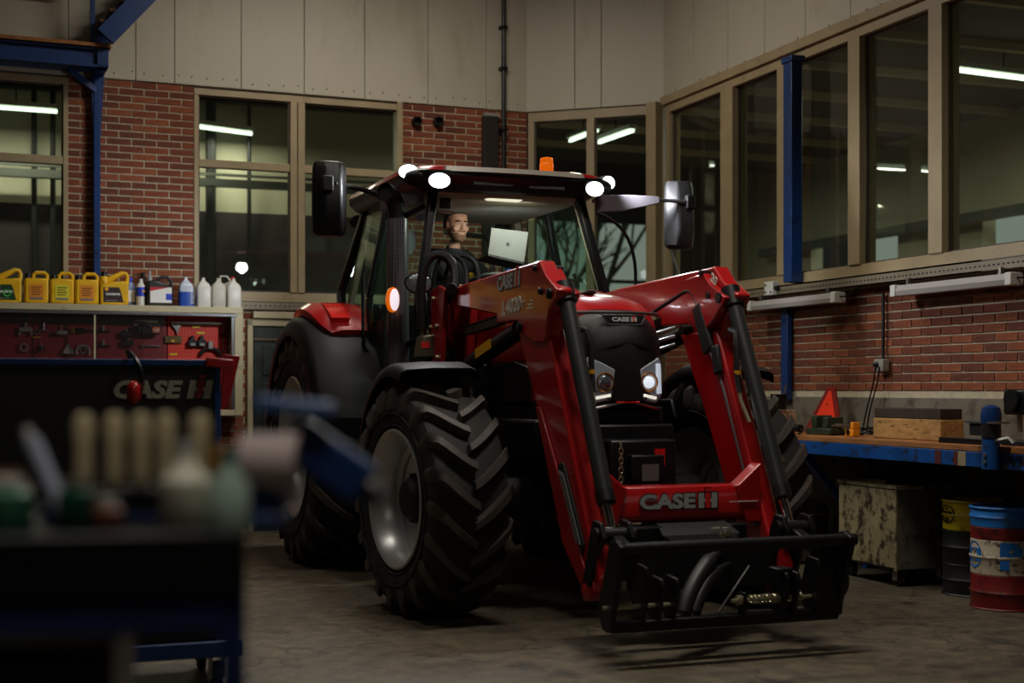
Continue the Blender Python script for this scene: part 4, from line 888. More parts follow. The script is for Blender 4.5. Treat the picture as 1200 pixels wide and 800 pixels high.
t = hang('angle_bracket_tool', 'grey wedge shaped bracket hung beside the round clamp', 'bracket', 80, 409); MB().prism([(-.05,-.04),(.045,-.045),(.035,.0),(.0,.045),(-.02,.03)], -.03, 0, 'y').build('wedge', GREYT, t, bevel=.004); MB().box(-.004,.004,-.01,0,.04,.06).build('hook', STEELT, t)
for px, py, lab in ((148,392,'small black box hung left of the tool case'),(150,402,'black knob tool hung below the small black box')):
    t = hang('wall_box', lab, 'tool', px, py); MB().box(-.045,.045,-.05,0,-.025,.03).build('box', STEELD, t, bevel=.006); MB().box(-.006,.006,-.02,0,.03,.05).build('hook', GREYT, t)
t = hang('tool_case', 'black tool case with orange print in front of a pale card', 'case', 172, 386, .08)
MB().box(-.06,.11,-.09,-.02,-.045,.05).build('case', STEELD, t, bevel=.012); MB().box(.035,.10,-.092,-.09,-.03,.02).build('label', mat('orange_label', (224,110,60), .5), t)
m = MB(); put_text(m, 'COOR', (.04,-.093,-.018), (1,0,0), (0,0,1), width=.055, height=.022, bold=.03); m.build('lettering', WHITEST, t, smooth=0); MB().tube(bez((-.08,-.1,-.02),(-.10,-.1,.06),(-.02,-.1,.07),(.02,-.1,.02)), .016, 8).build('strap', STEELD, t)
t = hang('card_sign', 'pale green card standing behind the tool case', 'card', 172, 379, .082); MB().box(-.11,.10,-.004,0,-.02,.03).build('card', mat('card_pale', (196,204,166), .6), t)
m = MB(); put_text(m, 'MCN', (-.10,-.006,.0), (1,0,0), (0,0,1), width=.08, height=.024, bold=.03); m.build('lettering', STEELD, t, smooth=0)
t = hang('steel_bar', 'pale steel bar lying across the board under the tool case', 'bar', 177, 405); MB().box(-.08,.08,-.015,0,-.006,.006).build('bar', STEELT, t, bevel=.002); MB().box(-.083,-.07,-.022,-.0,-.012,.012).build('stop', STEELT, t)
t = hang('caliper', 'long steel caliper hung across the top of the orange pegboard', 'caliper', 232, 379, .07)
MB().box(-.24,.26,-.02,0,-.012,.012).build('beam', STEELT, t, bevel=.002); MB().prism([(-.24,-.012),(-.15,-.012),(-.17,-.06),(-.185,-.11),(-.20,-.06)], -.02, 0, 'y').build('jaw', STEELT, t, bevel=.002)
t = hang('brass_plate', 'brown brass plate hung on the orange pegboard', 'plate', 203, 398); MB().box(-.075,.075,-.015,0,-.03,.035).build('plate', mat('brass', (96,78,44), .4, .6), t, bevel=.003); MB().box(-.02,.01,-.017,-.015,-.02,0).build('tag', YELLOW, t)
for px, lab in ((225,'black spring clamp on the pegboard, the one nearer the brass plate'),(236,'black spring clamp on the pegboard, the one nearer the strap wrench')):
    t = hang('spring_clamp', lab, 'clamp', px, 401); MB().prism([(-.035,-.04),(.035,-.04),(.04,.01),(.015,.03),(.012,.06),(-.012,.06),(-.015,.03),(-.04,.01)], -.04, 0, 'y').build('body', STEELD, t, bevel=.004); MB().box(-.02,.02,-.05,-.04,-.03,-.01).build('pad', GREYT, t)
t = hang('strap_wrench', 'black strap wrench hung low on the orange pegboard', 'wrench', 246, 414); MB().tube([(.085*math.cos(a),-.02,-.02+.065*math.sin(a)) for a in (R(k) for k in range(0,181,15))], .018, 8).build('strap', STEELD, t); MB().box(-.02,.02,-.04,0,.04,.11).build('handle', GREYT, t, bevel=.005)
t = hang('feeler_rod', 'tall thin steel rod at the right end of the orange pegboard', 'rod', 261, 398); MB().tube([(0,-.02,-.12),(0,-.02,.16)], .008, 8).build('rod', STEELT, t); MB().lathe([(.02,0),(.02,.02)], (0,-.03,.04), 'y', 10).build('knob', STEELD, t)
for px, py in ((230,383),(235,390),(203,415)):
    tag(MB().box(-.035,.035,-.004,0,-.008,.008).build('yellow_label', mat('yellow_plastic', (226,196,30), .45), loc=wl_world(LW(px,py,.066)), rot=(0,0,WA)), {383:'upper yellow label strip under the caliper beam',390:'lower yellow label strip under the caliper beam',415:'yellow label strip at the foot of the brass plate'}[py], 'label', 'yellow label strips')
# --- canisters and bottles on the cabinet top
YEL = mat('yellow_can', (222,172,14), .42, var=.12, vscale=12, dirt=(90,66,12), dscale=16, dlo=.60, dhi=.72)
SH = 'canisters and bottles on the cabinet top'
def goods(name, label, cat, px, off=.17): return thing(name, label, cat, wl_world(Vector((LW(px,357,off).x, -off, zT))), WA, SH)
def can_slant(px, label, lab_col, acc):
    t = goods('oil_canister', label, 'canister', px)
    MB().prism([(-.12,.0),(.10,.0),(.118,.02),(.118,.20),(.09,.21),(-.03,.205),(-.12,.165)], -.055, .055, 'y').build('body', YEL, t, bevel=.012)
    MB().tube([(-.095,0,.19),(-.02,0,.235),(.07,0,.282),(.10,0,.278),(.112,0,.25),(.108,0,.19)], [.028,.026,.02,.018,.018,.02], 10).build('handle', YEL, t)
    MB().lathe([(.038,.17),(.036,.235),(.03,.25)], (-.085,0,0), 'z', 14).build('neck', YEL, t)
    MB().lathe([(.026,.25),(.026,.285),(.018,.29)], (-.085,0,0), 'z', 14).build('cap', BLACKP, t)
    l = MB().prism([(-.095,.025),(.075,.025),(.06,.09),(.04,.155),(-.095,.155)], -.0575, -.055, 'y').build('can_label', lab_col, t, smooth=0)
    MB().lathe([(.016,0),(.016,-.002)], (-.068,-.0575,.138), 'y', 12).build('logo_spot', acc, l)
    m = MB(); put_text(m, 'SARSIMOS', (-.075,-.059,.085), (1,0,0), (0,0,1), width=.12, height=.02, bold=.03); m.build('lettering', WHITEST, l, smooth=0)
    MB().box(-.075,.02,-.0585,-.0575,.035,.042).build('stripe', GALV, l, smooth=0)
    return l
def can_loop(px, label, lab_col):
    t = goods('oil_canister', label, 'canister', px)
    MB().prism([(-.094,.0),(.094,.0),(.098,.02),(.098,.19),(.085,.215),(-.085,.215),(-.098,.19),(-.098,.02)], -.06, .06, 'y').build('body', YEL, t, bevel=.014)
    MB().tube([(-.02,0,.20),(-.02,0,.245),(.0,0,.265),(.07,0,.265),(.09,0,.245),(.092,0,.20)], .016, 10).build('handle', YEL, t)
    MB().lathe([(.026,.21),(.026,.25),(.02,.255)], (-.066,0,0), 'z', 14).build('cap', BLACKP, t)
    MB().prism([(p[0]*1.0,p[1]+.1) for p in rrect(.165,.17,.012)], -.064, -.06, 'y').build('frame_rib', YEL, t)
    l = MB().box(-.058,.058,-.067,-.064,.03,.165).build('can_label', lab_col, t, smooth=0)
    for k in range(4): MB().box(-.04,.04-.012*(k%2),-.0685,-.067,.135-.02*k,.142-.02*k).build('print_line', mat('print_dark', (60,40,12), .6), l, smooth=0)
    MB().box(-.05,.05,-.0685,-.067,.034,.052).build('print_band', GALV, l, smooth=0)
LDARK = mat('label_dark', (40,24,26), .5); LGREEN = mat('label_green', (14,60,26), .5); LORANGE = mat('label_orange', (214,130,30), .5); LYEL = mat('label_yellow', (208,196,40), .5)
lg = can_slant(7.5, 'yellow slant-handled oil canister with a green and black label', LGREEN, YELLOW)
MB().tube([(.0+.026*math.cos(a),-.060,.082+.026*math.sin(a)) for a in (2*math.pi*k/20 for k in range(20))], .005, 5, closed=True).build('tyre_print', mat('print_green', (60,190,60), .5), lg)
can_loop(42, 'yellow oil canister with an amber label in a dark frame, beside the green-labelled one', LORANGE)
can_loop(72, 'yellow oil canister with a bright yellow label', LYEL)
can_loop(101, 'yellow oil canister with an amber label, beside the blue post', LORANGE)
can_slant(133.5, 'yellow slant-handled oil canister with a dark brown label', LDARK, YELLOW)
def bottle(px, label, cat, prof, m, cap=None, off=.15, name='bottle'):
    t = goods(name, label, cat, px, off); MB().lathe(prof, n=18).build('body', m, t)
    if cap: MB().lathe([(cap[0],cap[1]),(cap[0],cap[2]),(cap[0]*.8,cap[2]+.004)], n=14).build('cap', cap[3], t)
    return t
BLUEL = mat('label_blue', (30,60,190), .45)
t = bottle(152.5, 'translucent blue bottle half hidden by the brown-labelled canister', 'bottle', [(.045,0),(.05,.01),(.05,.16),(.03,.20),(.02,.215)], mat('pale_blue_plastic', (130,150,190), .35), (.022,.215,.25,BLUEL), .058); MB().box(-.02,.035,-.052,-.048,.04,.14).build('label', WHITEST, t)
t = bottle(165, 'small white bottle with a blue label band', 'bottle', [(.038,0),(.041,.01),(.041,.175),(.025,.20),(.018,.205)], WHITEP, (.017,.205,.235,WHITEP)); MB().lathe([(.0425,.085),(.0425,.165)], n=18, caps=False).build('label', BLUEL, t); MB().box(.01,.03,-.043,-.035,.12,.14).build('label_patch', YELLOW, t)
t = bottle(168, 'dark brown bottle standing behind the small white bottle', 'bottle', [(.04,0),(.042,.19),(.02,.23),(.018,.29)], mat('brown_glass', (40,26,14), .2), (.021,.28,.30,BLACKP), .05)
t = goods('oil_jug', 'dark grey oil jug with a white and red label', 'canister', 187)
DKG = mat('dark_grey_plastic', (40,40,44), .35)
MB().prism([(-.11,0),(.10,0),(.108,.02),(.108,.12),(.07,.19),(-.02,.225),(-.10,.225),(-.112,.19)], -.06, .06, 'y').build('body', DKG, t, bevel=.016)
MB().tube([(-.03,0,.225),(.02,0,.26),(.07,0,.258),(.098,0,.22),(.10,0,.12)], .014, 10).build('handle', DKG, t); MB().lathe([(.022,.22),(.022,.255),(.012,.262),(.012,.31)], (-.085,0,0), 'z', 12).build('spout', mat('spout_grey', (150,150,150), .4), t)
MB().box(-.09,.095,-.0655,-.062,.03,.165).build('label', WHITEST, t, smooth=0); MB().prism([(-.09,.165),(.07,.165),(-.09,.13)], -.067, -.0655, 'y').build('label_flash', mat('flash_red', (190,20,30), .5), t, smooth=0); MB().box(.045,.095,-.067,-.0655,.055,.11).build('label_patch', BLUEL, t, smooth=0)
JUG = mat('white_jug', (196,194,186), .38, var=.05); 
def jug(px, label, m, fill=None, ribs=False):
    t = goods('jug', label, 'jug', px, .2)
    def sec(z, k, d): return [(p[0]*k, p[1]*d, z) for p in rrect(.125,.12,.02)]
    MB().loft([sec(0,.95,.95),sec(.012,1,1),sec(.175,1,1),sec(.205,.75,.8),sec(.235,.28,.3),sec(.25,.2,.25)]).build('body', m, t)
    MB().lathe([(.016,.245),(.016,.262)], n=12).build('cap', m if not fill else WHITEP, t)
    if fill: MB().loft([sec(.004,1.012,1.012),sec(.13,1.012,1.012)]).build('liquid', fill, t)
    if ribs or fill:
        for k in range(6): MB().box((.035 if fill else -.066),(.066 if fill else -.045),-.0625,-.058,.03+.02*k,.036+.02*k).build('rib', WHITEP if fill else m, t, smooth=0)
    return t
jug(217.5, 'clear jug half filled with blue fluid', mat('clear_jug', (176,184,200), .3), mat('blue_fluid', (30,70,160), .3))
jug(238, 'smooth white jug beside the blue-filled one', JUG); jug(255.5, 'greyish ribbed jug between two smooth white ones', mat('grey_jug', (172,168,156), .45), None, True); jug(273.5, 'smooth white jug at the end of the cabinet top', JUG)
t = goods('measuring_can', 'white handled can with a red cap behind the jugs', 'can', 266, .07)
MB().prism([(-.07,0),(.07,0),(.07,.24),(.03,.25),(-.07,.20)], -.04, .04, 'y').build('body', JUG, t, bevel=.01); MB().tube([(-.06,0,.21),(-.06,0,.29),(.0,0,.29),(.03,0,.25)], .009, 8).build('handle', JUG, t); MB().lathe([(.018,.245),(.018,.285)], (.05,0,0), 'z', 12).build('cap', mat('flash_red', (190,20,30), .5), t)
# --- door beside the cabinet
DG = mat('dark_green_paint', (34,44,40), .55, var=.25, vscale=6, dirt=(16,20,18), dscale=9, bump=.08)
da = LW(297,450,.02).x; db = da+.95
d1 = structure(MB().box(da, db, -.035, -.005, 0, 1.86).build('door_1', DG, smooth=0, loc=WO, rot=(0,0,WA)))
for k, (a, c) in enumerate(((.08,.44),(.51,.87))):
    for z0, z1 in ((.15,.75),(.85,1.35),(1.42,1.70)): MB().box(da+a, da+c, -.045, -.034, z0, z1).build('door_panel', DG, d1, bevel=.008)
MB().box(da, db, -.05, -.03, 1.74, 1.755).build('door_rail', mat('rail_rust', (110,84,56), .6), d1); MB().tube([(da+.88,-.05,1.0),(da+.88,-.09,1.0),(da+.78,-.09,1.0)], .01, 8).build('door_handle', STEELT, d1)
structure(MB().box(da-.06, da-.01, -.05, -.004, 0, 1.93).box(da-.06, db+.06, -.05, -.004, 1.87, 1.93).box(da-.01, db, -.07, -.004, 1.94, 2.0).build('trim_6', SHW, smooth=0, bevel=.004, loc=WO, rot=(0,0,WA)))
# --- things on the brick pier behind the cab
p = LW(590,100,.07); t = thing('cable_pipe', 'black cable pipe running up the pale sheeting behind the cab', 'pipe', wl_world(Vector((p.x,-.07,2.3))), WA)
MB().tube([(0,0,0),(0,0,4.05)], .022, 8).build('pipe', BLACKP, t)
for z in (.9,1.5,2.1,2.5): MB().box(-.035,.035,-.028,.05,z,z+.03).build('pipe_clip', BLACKP, t)
a, c = LW(563,136,.03), LW(584,200,.03)
t = thing('steel_duct', 'dark steel duct fixed upright on the brick pier', 'duct', wl_world(Vector(((a.x+c.x)/2,-.02,2.6))), WA); MB().box(-.08,.08,-.06,.0,0,a.z-2.6).build('cover', mat('duct_brown', (38,32,26), .6, .2), t, bevel=.006); MB().box(-.07,.09,-.062,-.0,a.z-2.6,a.z-2.57).build('flange', GREYT, t)
for px, lab in ((487,'round dark pipe stub in the brick, nearer the window post'),(512,'round dark pipe stub in the brick, nearer the steel duct')): tag(MB().lathe([(.045,0),(.045,-.07),(.036,-.07),(.034,-.01)], axis='y', n=16).build('pipe_stub', BLACKP, loc=wl_world(LW(px,143,.012)), rot=(0,0,WA)), lab, 'pipe', 'pipe stubs in the brick')

# ================================================================== BLUE PLATFORM AND STAIR, TOP LEFT
mz = thing('steel_platform', 'blue steel platform beam on a thin post against the brick wall', 'platform', WO, WA)
zb0 = LW(110,57,.35).z; zb1 = LW(110,80,.35).z; ue = LW(126,60,.35).x
MB().box(-3.0, ue, -.38, -.36, zb1, zb0).box(-3.0, ue, -.42, -.30, zb0-.02, zb0).box(-3.0, ue, -.42, -.30, zb1, zb1+.02).build('edge_beam', BLUE, mz, smooth=0)
MB().box(-3.0, ue+.02, -.45, -.03, zb0, zb0+.03).build('deck_board', WOOD, mz, smooth=0)
MB().box(-3.0, ue, -.36, -.06, zb1+.02, zb1+.05).build('deck_plate', BLUE, mz, smooth=0)
uc = LW(113.5,200,.07).x
MB().box(uc-.028, uc+.028, -.10, -.045, zT+.001, zb1).build('post', BLUE, mz, bevel=.004)
MB().prism([(uc-.03,zb1-.55),(uc+.03,zb1-.55),(uc+.06,zb1),(uc-.05,zb1)], -.09, -.05, 'y').build('post_head', BLUE, mz)
MB().bar((uc-.25,-.20,zb1+.01),(uc,-.08,zb1-.14),.03,.05).build('brace', BLUE, mz)
MB().box(ue-.09, ue, -.42, -.05, zb1-.0, zb0).build('end_plate', BLUE, mz)
up = LW(108,30,.35).x; MB().box(up-.02, up+.02, -.39, -.35, zb0+.03, 6.3).build('rail_post', BLUE, mz, bevel=.004)
for z in (zb0+.55,zb0+1.0): MB().box(-3.0, up-.02, -.385, -.36, z, z+.04).build('rail_bar', BLUE, mz, smooth=0)
st = thing('steel_stair', 'blue steel stair with brown wooden treads rising from the platform', 'stair', WO, WA)
a, c = LW(123,43,.52), LW(194,-29,.52)
MB().bar(a, c, .17, .05, up=(0,1,0)).build('stringer', BLUE, st, bevel=.004)
a2, c2 = a+Vector((-.03,.33,.02)), c+Vector((-.03,.33,.02)); MB().bar(a2, c2, .17, .05, up=(0,1,0)).build('stringer', BLUE, st, bevel=.004)
for k in range(6):
    q = a.lerp(c, .12+k*.17); MB().box(q.x-.10, q.x+.06, q.y+.03, q.y+.31, q.z+.06, q.z+.09).build('tread', mat('tread_wood', (92,58,30), .7, var=.2), st, bevel=.003)

# ================================================================== RIGHT WALL FITTINGS
yc = (onX(922,200,6.09).y+onX(940,200,6.09).y)/2
tag(MB().box(-.05,.05,-.062,.062,2.14,3.90).box(-.06,.06,-.08,.08,3.88,3.93).build('steel_column', BLUE, loc=(6.075,yc,0), bevel=.006), 'blue steel column standing before the right-hand windows', 'column')
yb = onX(923,420,6.13).y; tag(MB().box(-.025,.02,-.05,.05,1.2,1.96).build('blue_pipe', BLUE, loc=(6.12,yb,0), bevel=.006), 'blue steel strip on the brick below the blue column', 'strip')
yb2 = onX(919.5,420,6.13).y; tag(MB().tube([(0,0,1.2),(0,0,1.93)], .012, 8).build('white_conduit', WHITEP, loc=(6.135,yb2+.03,0)), 'thin white conduit beside the blue steel strip', 'conduit')
for (y0, y1), lab in zip(((10.28,9.06),(8.32,7.14)), ('unlit tube light under the sill beside the blue column','unlit tube light under the sill beside the wall socket conduit')):
    t = thing('batten_light', lab, 'light', (6.02,(y0+y1)/2,1.985), 0, 'unlit tube lights under the sill'); h = (y0-y1)/2
    MB().prism([(-.045,-.01),(-.035,-.045),(.035,-.045),(.045,-.01),(.03,.03),(-.03,.03)], -h, h, 'y').build('diffuser', mat('diffuser', (168,162,158), .35), t, bevel=.004)
    for s_ in (-1,1): MB().box(-.05,.05,s_*h-.03,s_*h+.03,-.048,.034).build('end_cap', WHITEP, t, bevel=.006); MB().box(-.012,.012,s_*h*.8-.012,s_*h*.8+.012,.03,.075).build('hanger', STEELT, t)
    MB().tube(bez((0,-h-.03,0),(0,-h-.12,-.02),(.05,-h-.14,.05),(.08,-h-.2,.07)), .006, 6).build('cable', BLACKP, t)
p = onX(904,338,6.02); t = thing('junction_box', 'pale junction box on the sill beside the blue column', 'box', (6.02,p.y,p.z), 0); MB().box(-.03,.03,-.065,.065,-.055,.055).build('box', WHITEP, t, bevel=.006)
for dy, dz in ((.04,.03),(.04,-.03),(-.04,-.03)): MB().lathe([(.008,-.03),(.008,-.036)], (0,dy,dz), 'x', 8).build('screw', STEELD, t)
MB().lathe([(.02,0),(.02,-.05)], (-.0,-.065,.0), 'y', 10).build('gland', STEELD, t)
p = onX(1033,428,6.12); t = thing('wall_socket', 'grey wall socket with plugs on the brick, below the conduit', 'socket', (6.12,p.y,p.z)); MB().box(-.03,.03,-.055,.055,-.045,.045).build('box', mat('socket_grey', (150,148,140), .5), t, bevel=.008); MB().ball((-.035,.02,.005),.02,.03,.02).build('plug', BLACKP, t)
for k in (0,1):
    MB().tube(bez((-.035,.025-.05*k,-.01),(-.05,.03-.05*k,-.2),(-.05,.10-.03*k,-.25),(-.06,.14-.05*k,-.455)), .006, 6).build('cord', BLACKP, t)
tag(MB().tube([(0,0,0),(0,0,1.99-p.z-.045)], .012, 8).build('socket_conduit', DARKSTEEL, loc=(6.135,p.y,p.z+.045)), 'dark conduit running down the brick to the wall socket', 'conduit')

# ================================================================== WORKBENCH ON THE RIGHT
BZ = .965
wb = thing('workbench', 'long blue steel workbench with a wooden top along the brick wall', 'workbench', (5.8,7.7,0))
for k in range(4): MB().box(-.30+.155*k+.002,-.30+.155*(k+1)-.002,-2.3,2.2,BZ-.035,BZ-(.001 if k%2 else .0)).build('top_plank', WOOD, wb, bevel=.003)
MB().box(-.315,-.29,-2.3,2.2,BZ-.125,BZ-.037).build('front_rail', BLUEWORN, wb, bevel=.003)
MB().box(-.29,.32,-2.3,2.2,BZ-.06,BZ-.037).build('under_frame', DARKSTEEL, wb)
for a, c in ((-.55,-.49),(-.71,-.67)): MB().box(-.3175,-.314,a,c,BZ-.123,BZ-.039).build('paint_patch', mat('patch_maroon', (86,30,30), .6), wb, smooth=0)
MB().box(-.3175,-.314,-.78,-.71,BZ-.123,BZ-.039).build('paint_patch', mat('patch_cream', (150,140,110), .6), wb, smooth=0)
for y in (-2.1,-1.45,1.05,2.1):
    MB().box(.24,.30,y-.03,y+.03,0,BZ-.06).build('leg', BLUEWORN if y < 1.7 else DARKSTEEL, wb)
    MB().bar((-.28,y,BZ-.12),(.25,y,.28),.05,.05).build('brace', BLUEWORN, wb)
def onb(px, X=5.85): return onX(px, 510, X).y
# things on the bench
t = thing('warning_triangle', 'red slow-vehicle triangle leaning on the plinth at the bench', 'sign', (5.93,onX(967,480,5.95).y,BZ), R(8))
TRI = [(-.19,0.0),(.19,0.0),(.205,.02),(.045,.345),(.02,.36),(-.02,.36),(-.045,.345),(-.205,.02)]
o = MB().prism([(y,z) for y, z in TRI], -.006, .006, 'x').build('border', mat('triangle_dark', (128,12,10), .4, emit=(128,12,10), estr=.0), t, rot=(0,R(14),0)); 
MB().prism([(-.15,.03),(.15,.03),(.012,.325),(-.012,.325)], -.010, -.005, 'x').build('face', mat('triangle_orange', (255,58,20), .35), o); MB().lathe([(.008,-.012),(.008,-.004)], (0,0,.22), 'x', 8).build('hole', BLACKP, o)
MB().box(.095,.105,-.05,.05,0,.22).build('stand', STEELD, t)
y = onb(1072,5.8); t = thing('timber_block', 'thick raw timber block lying on the bench', 'timber', (5.82,y,BZ)); MB().box(-.09,.09,-.36,.36,0,.135).build('beam', WOODRAW, t, bevel=.006)
MB().box(-.088,.088,.361,.364,.003,.132).build('end_grain', mat('end_grain', (190,140,70), .8, bump=.4), t)
tag(MB().box(-.085,.085,-.35,.36,0,.068).build('dark_plank', DARKWOOD, loc=(5.82,y,BZ+.136), bevel=.005), 'dark stained plank lying on the raw timber block', 'plank')
y = onb(1130,5.6); tag(MB().box(-.02,.02,-.26,.22,0,.035).build('steel_bar', mat('bar_black', (18,18,20), .4, .3), loc=(5.60,y,BZ), bevel=.003), 'black square steel bar lying along the bench edge', 'bar')
y = onb(1000,5.75); t = thing('tape_dispenser', 'small orange yellow dispenser beside the coiled cord', 'dispenser', (5.75,y,BZ)); OY_ = mat('orange_yellow', (240,150,20), .45)
MB().box(-.03,.03,-.04,.06,0,.05).box(-.03,.03,-.04,-.005,.05,.10).build('body', OY_, t, bevel=.006); MB().lathe([(.022,-.031),(.022,-.036)], (0,.02,.03), 'x', 12).build('wheel', BLACKP, t)
t = thing('extension_cord', 'black cord coiled loosely on the bench behind the dispenser', 'cord', (5.97,onb(1019,5.97),BZ))
m = MB(); m.tube([((.08+.02*math.sin(3*a))*math.cos(a), (.10+.03*math.cos(2*a))*math.sin(a), .012+.02*(1+math.sin(a*1.7))) for a in (i*.3 for i in range(46))], .007, 6); m.build('cord', BLACKP, t); MB().box(-.02,.02,.10,.14,.0,.03).build('plug', BLACKP, t)
# old milk-white tin with a black cup on it
y = onb(913,5.85); t = thing('paint_tin', 'stained pale square tin at the far end of the bench', 'tin', (5.85,y,BZ)); MB().box(-.09,.09,-.11,.11,0,.17).build('body', mat('stained_tin', (206,170,140), .55, var=.15, vscale=9, dirt=(110,60,40), dscale=12), t, bevel=.008); MB().lathe([(.03,0),(.03,-.004)], (-.092,-.02,.09), 'x', 12).build('hole', BLACKP, t); MB().box(-.095,-.09,.03,.09,.09,.12).build('patch', YELLOW, t)
t = thing('black_cup', 'black cup holding a brush on the pale tin', 'cup', (5.85,y+.0,BZ+.171)); MB().lathe([(.055,0),(.07,.12),(.065,.12),(.05,.01)], n=18).build('cup', BLACKP, t); MB().tube([(0,-.02,.03),(.02,-.07,.19)], .008, 6).build('brush', STEELT, t)
# machine vise and grinder
y = onb(972,5.80); t = thing('machine_vise', 'dark green machine vise between the triangle and the pale tin', 'vise', (5.77,y,BZ)); VG = mat('vise_green', (52,62,44), .5, .2, var=.3, vscale=12)
MB().box(-.07,.07,-.16,.16,0,.05).build('base', VG, t, bevel=.008); MB().box(-.07,.07,.02,.09,.05,.14).build('fixed_jaw', VG, t, bevel=.008); MB().box(-.07,.07,-.12,-.06,.05,.13).build('moving_jaw', VG, t, bevel=.008); MB().tube([(0,-.20,.07),(0,.0,.07)], .014, 8).build('screw', STEELT, t); MB().tube([(-.08,-.20,.07),(.08,-.20,.07)], .008, 8).build('handle', STEELT, t)
y = onb(929,5.66); t = thing('angle_grinder', 'black angle grinder lying beside the pale tin', 'grinder', (5.60,y,BZ)); MB().tube([(0,-.20,.045),(0,-.05,.05),(0,.10,.05),(0,.13,.05)], [.028,.03,.04,.03], 12).build('body', STEELD, t); MB().lathe([(.065,0),(.065,.005)], (0,.16,.02), 'z', 20).build('disc', GREYT, t); MB().tube([(0,.12,.05),(0,.17,.05)], .03, 10).build('gear_head', STEELT, t); MB().tube(bez((0,-.2,.045),(0,-.24,.03),(-.02,-.27,.02),(-.06,-.26,.008)), .007, 6).build('cable', BLACKP, t)
y = onb(957,5.95); t = thing('belt_roll', 'dark rubber belt roll standing behind the grinder', 'belt', (5.98,y,BZ)); MB().tube([(0,.075*math.cos(a),.085+.075*math.sin(a)) for a in (2*math.pi*k/24 for k in range(24))], .014, 8, closed=True).build('outer_loop', RUBBER, t); MB().tube([(0.02,.05*math.cos(a),.06+.05*math.sin(a)) for a in (2*math.pi*k/24 for k in range(24))], .012, 8, closed=True).build('inner_loop', RUBBER, t)
# pipe vise clamped to the bench front
y = onX(1168,520,5.47).y; t = thing('bench_vise', 'blue pipe vise clamped to the bench front edge', 'vise', (5.43,y,0))
MB().tube([(0,0,.84),(0,0,1.02)], .05, 18).build('stem', BLUEWORN, t); MB().tube([(0,0,1.02),(0,0,1.10)], .056, 18).build('collar', DARKSTEEL, t); MB().lathe([(.056,1.10),(.06,1.14),(.05,1.19),(.02,1.205),(.0001,1.205)], n=18, caps=False).build('dome', BLUE, t)
MB().box(-.04,.04,.03,.14,1.03,1.10).build('square_tube', DARKSTEEL, t, bevel=.004); MB().box(-.036,.036,.141,.143,1.04,1.09).build('tube_end', mat('steel_bright', (170,168,160), .4, .5), t); MB().box(-.05,.05,-.10,.17,1.10,1.112).build('plate', STEELT, t); MB().tube([(0,-.05,1.0),(0,-.16,1.02),(0,-.2,.99)], .018, 8).build('lever', STEELT, t)
for z in (.88,.92): MB().lathe([(.012,-.05),(.012,-.058)], (0,-.01,z), 'x', 8).build('bolt', STEELT, t)
y = onX(1200,500,5.75).y; t = thing('bench_drill', 'black bench drill standing beside the blue pipe vise', 'drill', (5.78,y,BZ)); MB().box(-.10,.10,-.12,.12,0,.03).build('base', STEELD, t, bevel=.005); MB().tube([(0.05,.05,.03),(0.05,.05,.40)], .02, 10).build('column', STEELT, t); MB().box(-.10,.08,-.10,.10,.18,.33).build('head', STEELD, t, bevel=.015); MB().lathe([(.05,-.10),(.06,-.11),(.06,-.13)], (-.0,0,.27), 'x', 16).build('pulley', STEELD, t); MB().tube([(-.06,0,.08),(-.06,0,.18)], .018, 8).build('chuck', STEELT, t)
# ---- under and before the bench
t = thing('rolling_cabinet', 'scuffed cream steel cabinet on casters under the bench', 'cabinet', (5.62,7.78,0), R(-2)); SCF = mat('scuffed_cream', (150,136,100), .6, var=.15, vscale=7, dirt=(58,46,32), dscale=11, dlo=.48, dhi=.60); SCD = mat('scuffed_cream_shaded', (92,88,78), .6, var=.15, dirt=(50,44,38), dscale=8)  # SCD: the cream darkened, shade of the unlit faces put into the colour
MB().box(0,.46,0,.70,.115,.66).build('body', SCD, t, bevel=.006); MB().box(-.008,.0,.012,.69,.125,.635).build('door', SCF, t, bevel=.004); MB().box(-.014,.47,-.012,.712,.64,.665).build('top_lip', SCF, t, bevel=.004); MB().box(-.012,.0,-.006,.012,.11,.65).build('corner_strip', SCF, t)
for x in (.06,.40):
    for y in (.07,.63):
        c = MB().tube([(x-.015,y,.05),(x+.015,y,.05)], .05, 16).build('caster_wheel', RUBBER, t); MB().box(x-.03,x-.02,y-.025,y+.03,.04,.115).box(x+.02,x+.03,y-.025,y+.03,.04,.115).box(x-.03,x+.03,y-.025,y+.03,.103,.1155).build('caster_fork', GALV, c)
tag(MB().obox((0,0,.055),(.36,.44,.02),(R(0),R(-14),0)).build('hardboard_sheet', mat('hardboard', (104,74,46), .7, var=.2), loc=(5.84,8.14,.667), rot=(0,0,R(-6))), 'brown hardboard sheet lying tilted on the rolling cabinet', 'board')
def drum(name, label, x, y, r, h, bands, rotz=0):
    t = thing(name, label, 'drum', (x,y,0), rotz, 'small steel drums')
    def seg(z0, z1, m, nm):
        prof = [(r-.004,z0),(r,z0+.004)]
        if z1-z0 > .1: mid = (z0+z1)/2; prof += [(r,mid-.014),(r+.008,mid),(r,mid+.014)]
        prof += [(r,z1-.004),(r-.004,z1)]
        return MB().lathe(prof, n=36, caps=False).build(nm, m, t)
    out = [seg(z0, z1, m, 'band') for z0, z1, m in bands]
    MB().lathe([(r+.006,h-.012),(r+.010,h-.004),(r+.006,h+.004),(r-.006,h),(r-.012,h-.014),(.0001,h-.014)], n=36, caps=False).build('lid', bands[-1][2], t); MB().lathe([(r+.006,0),(r+.009,.006),(r+.004,.012)], n=36, caps=False).build('chime', bands[0][2], t)
    return t, out
DY = mat('drum_yellow', (200,176,20), .45, var=.1, dirt=(70,60,10), dscale=9, dlo=.6, dhi=.7); DB = mat('drum_black', (14,14,14), .5)
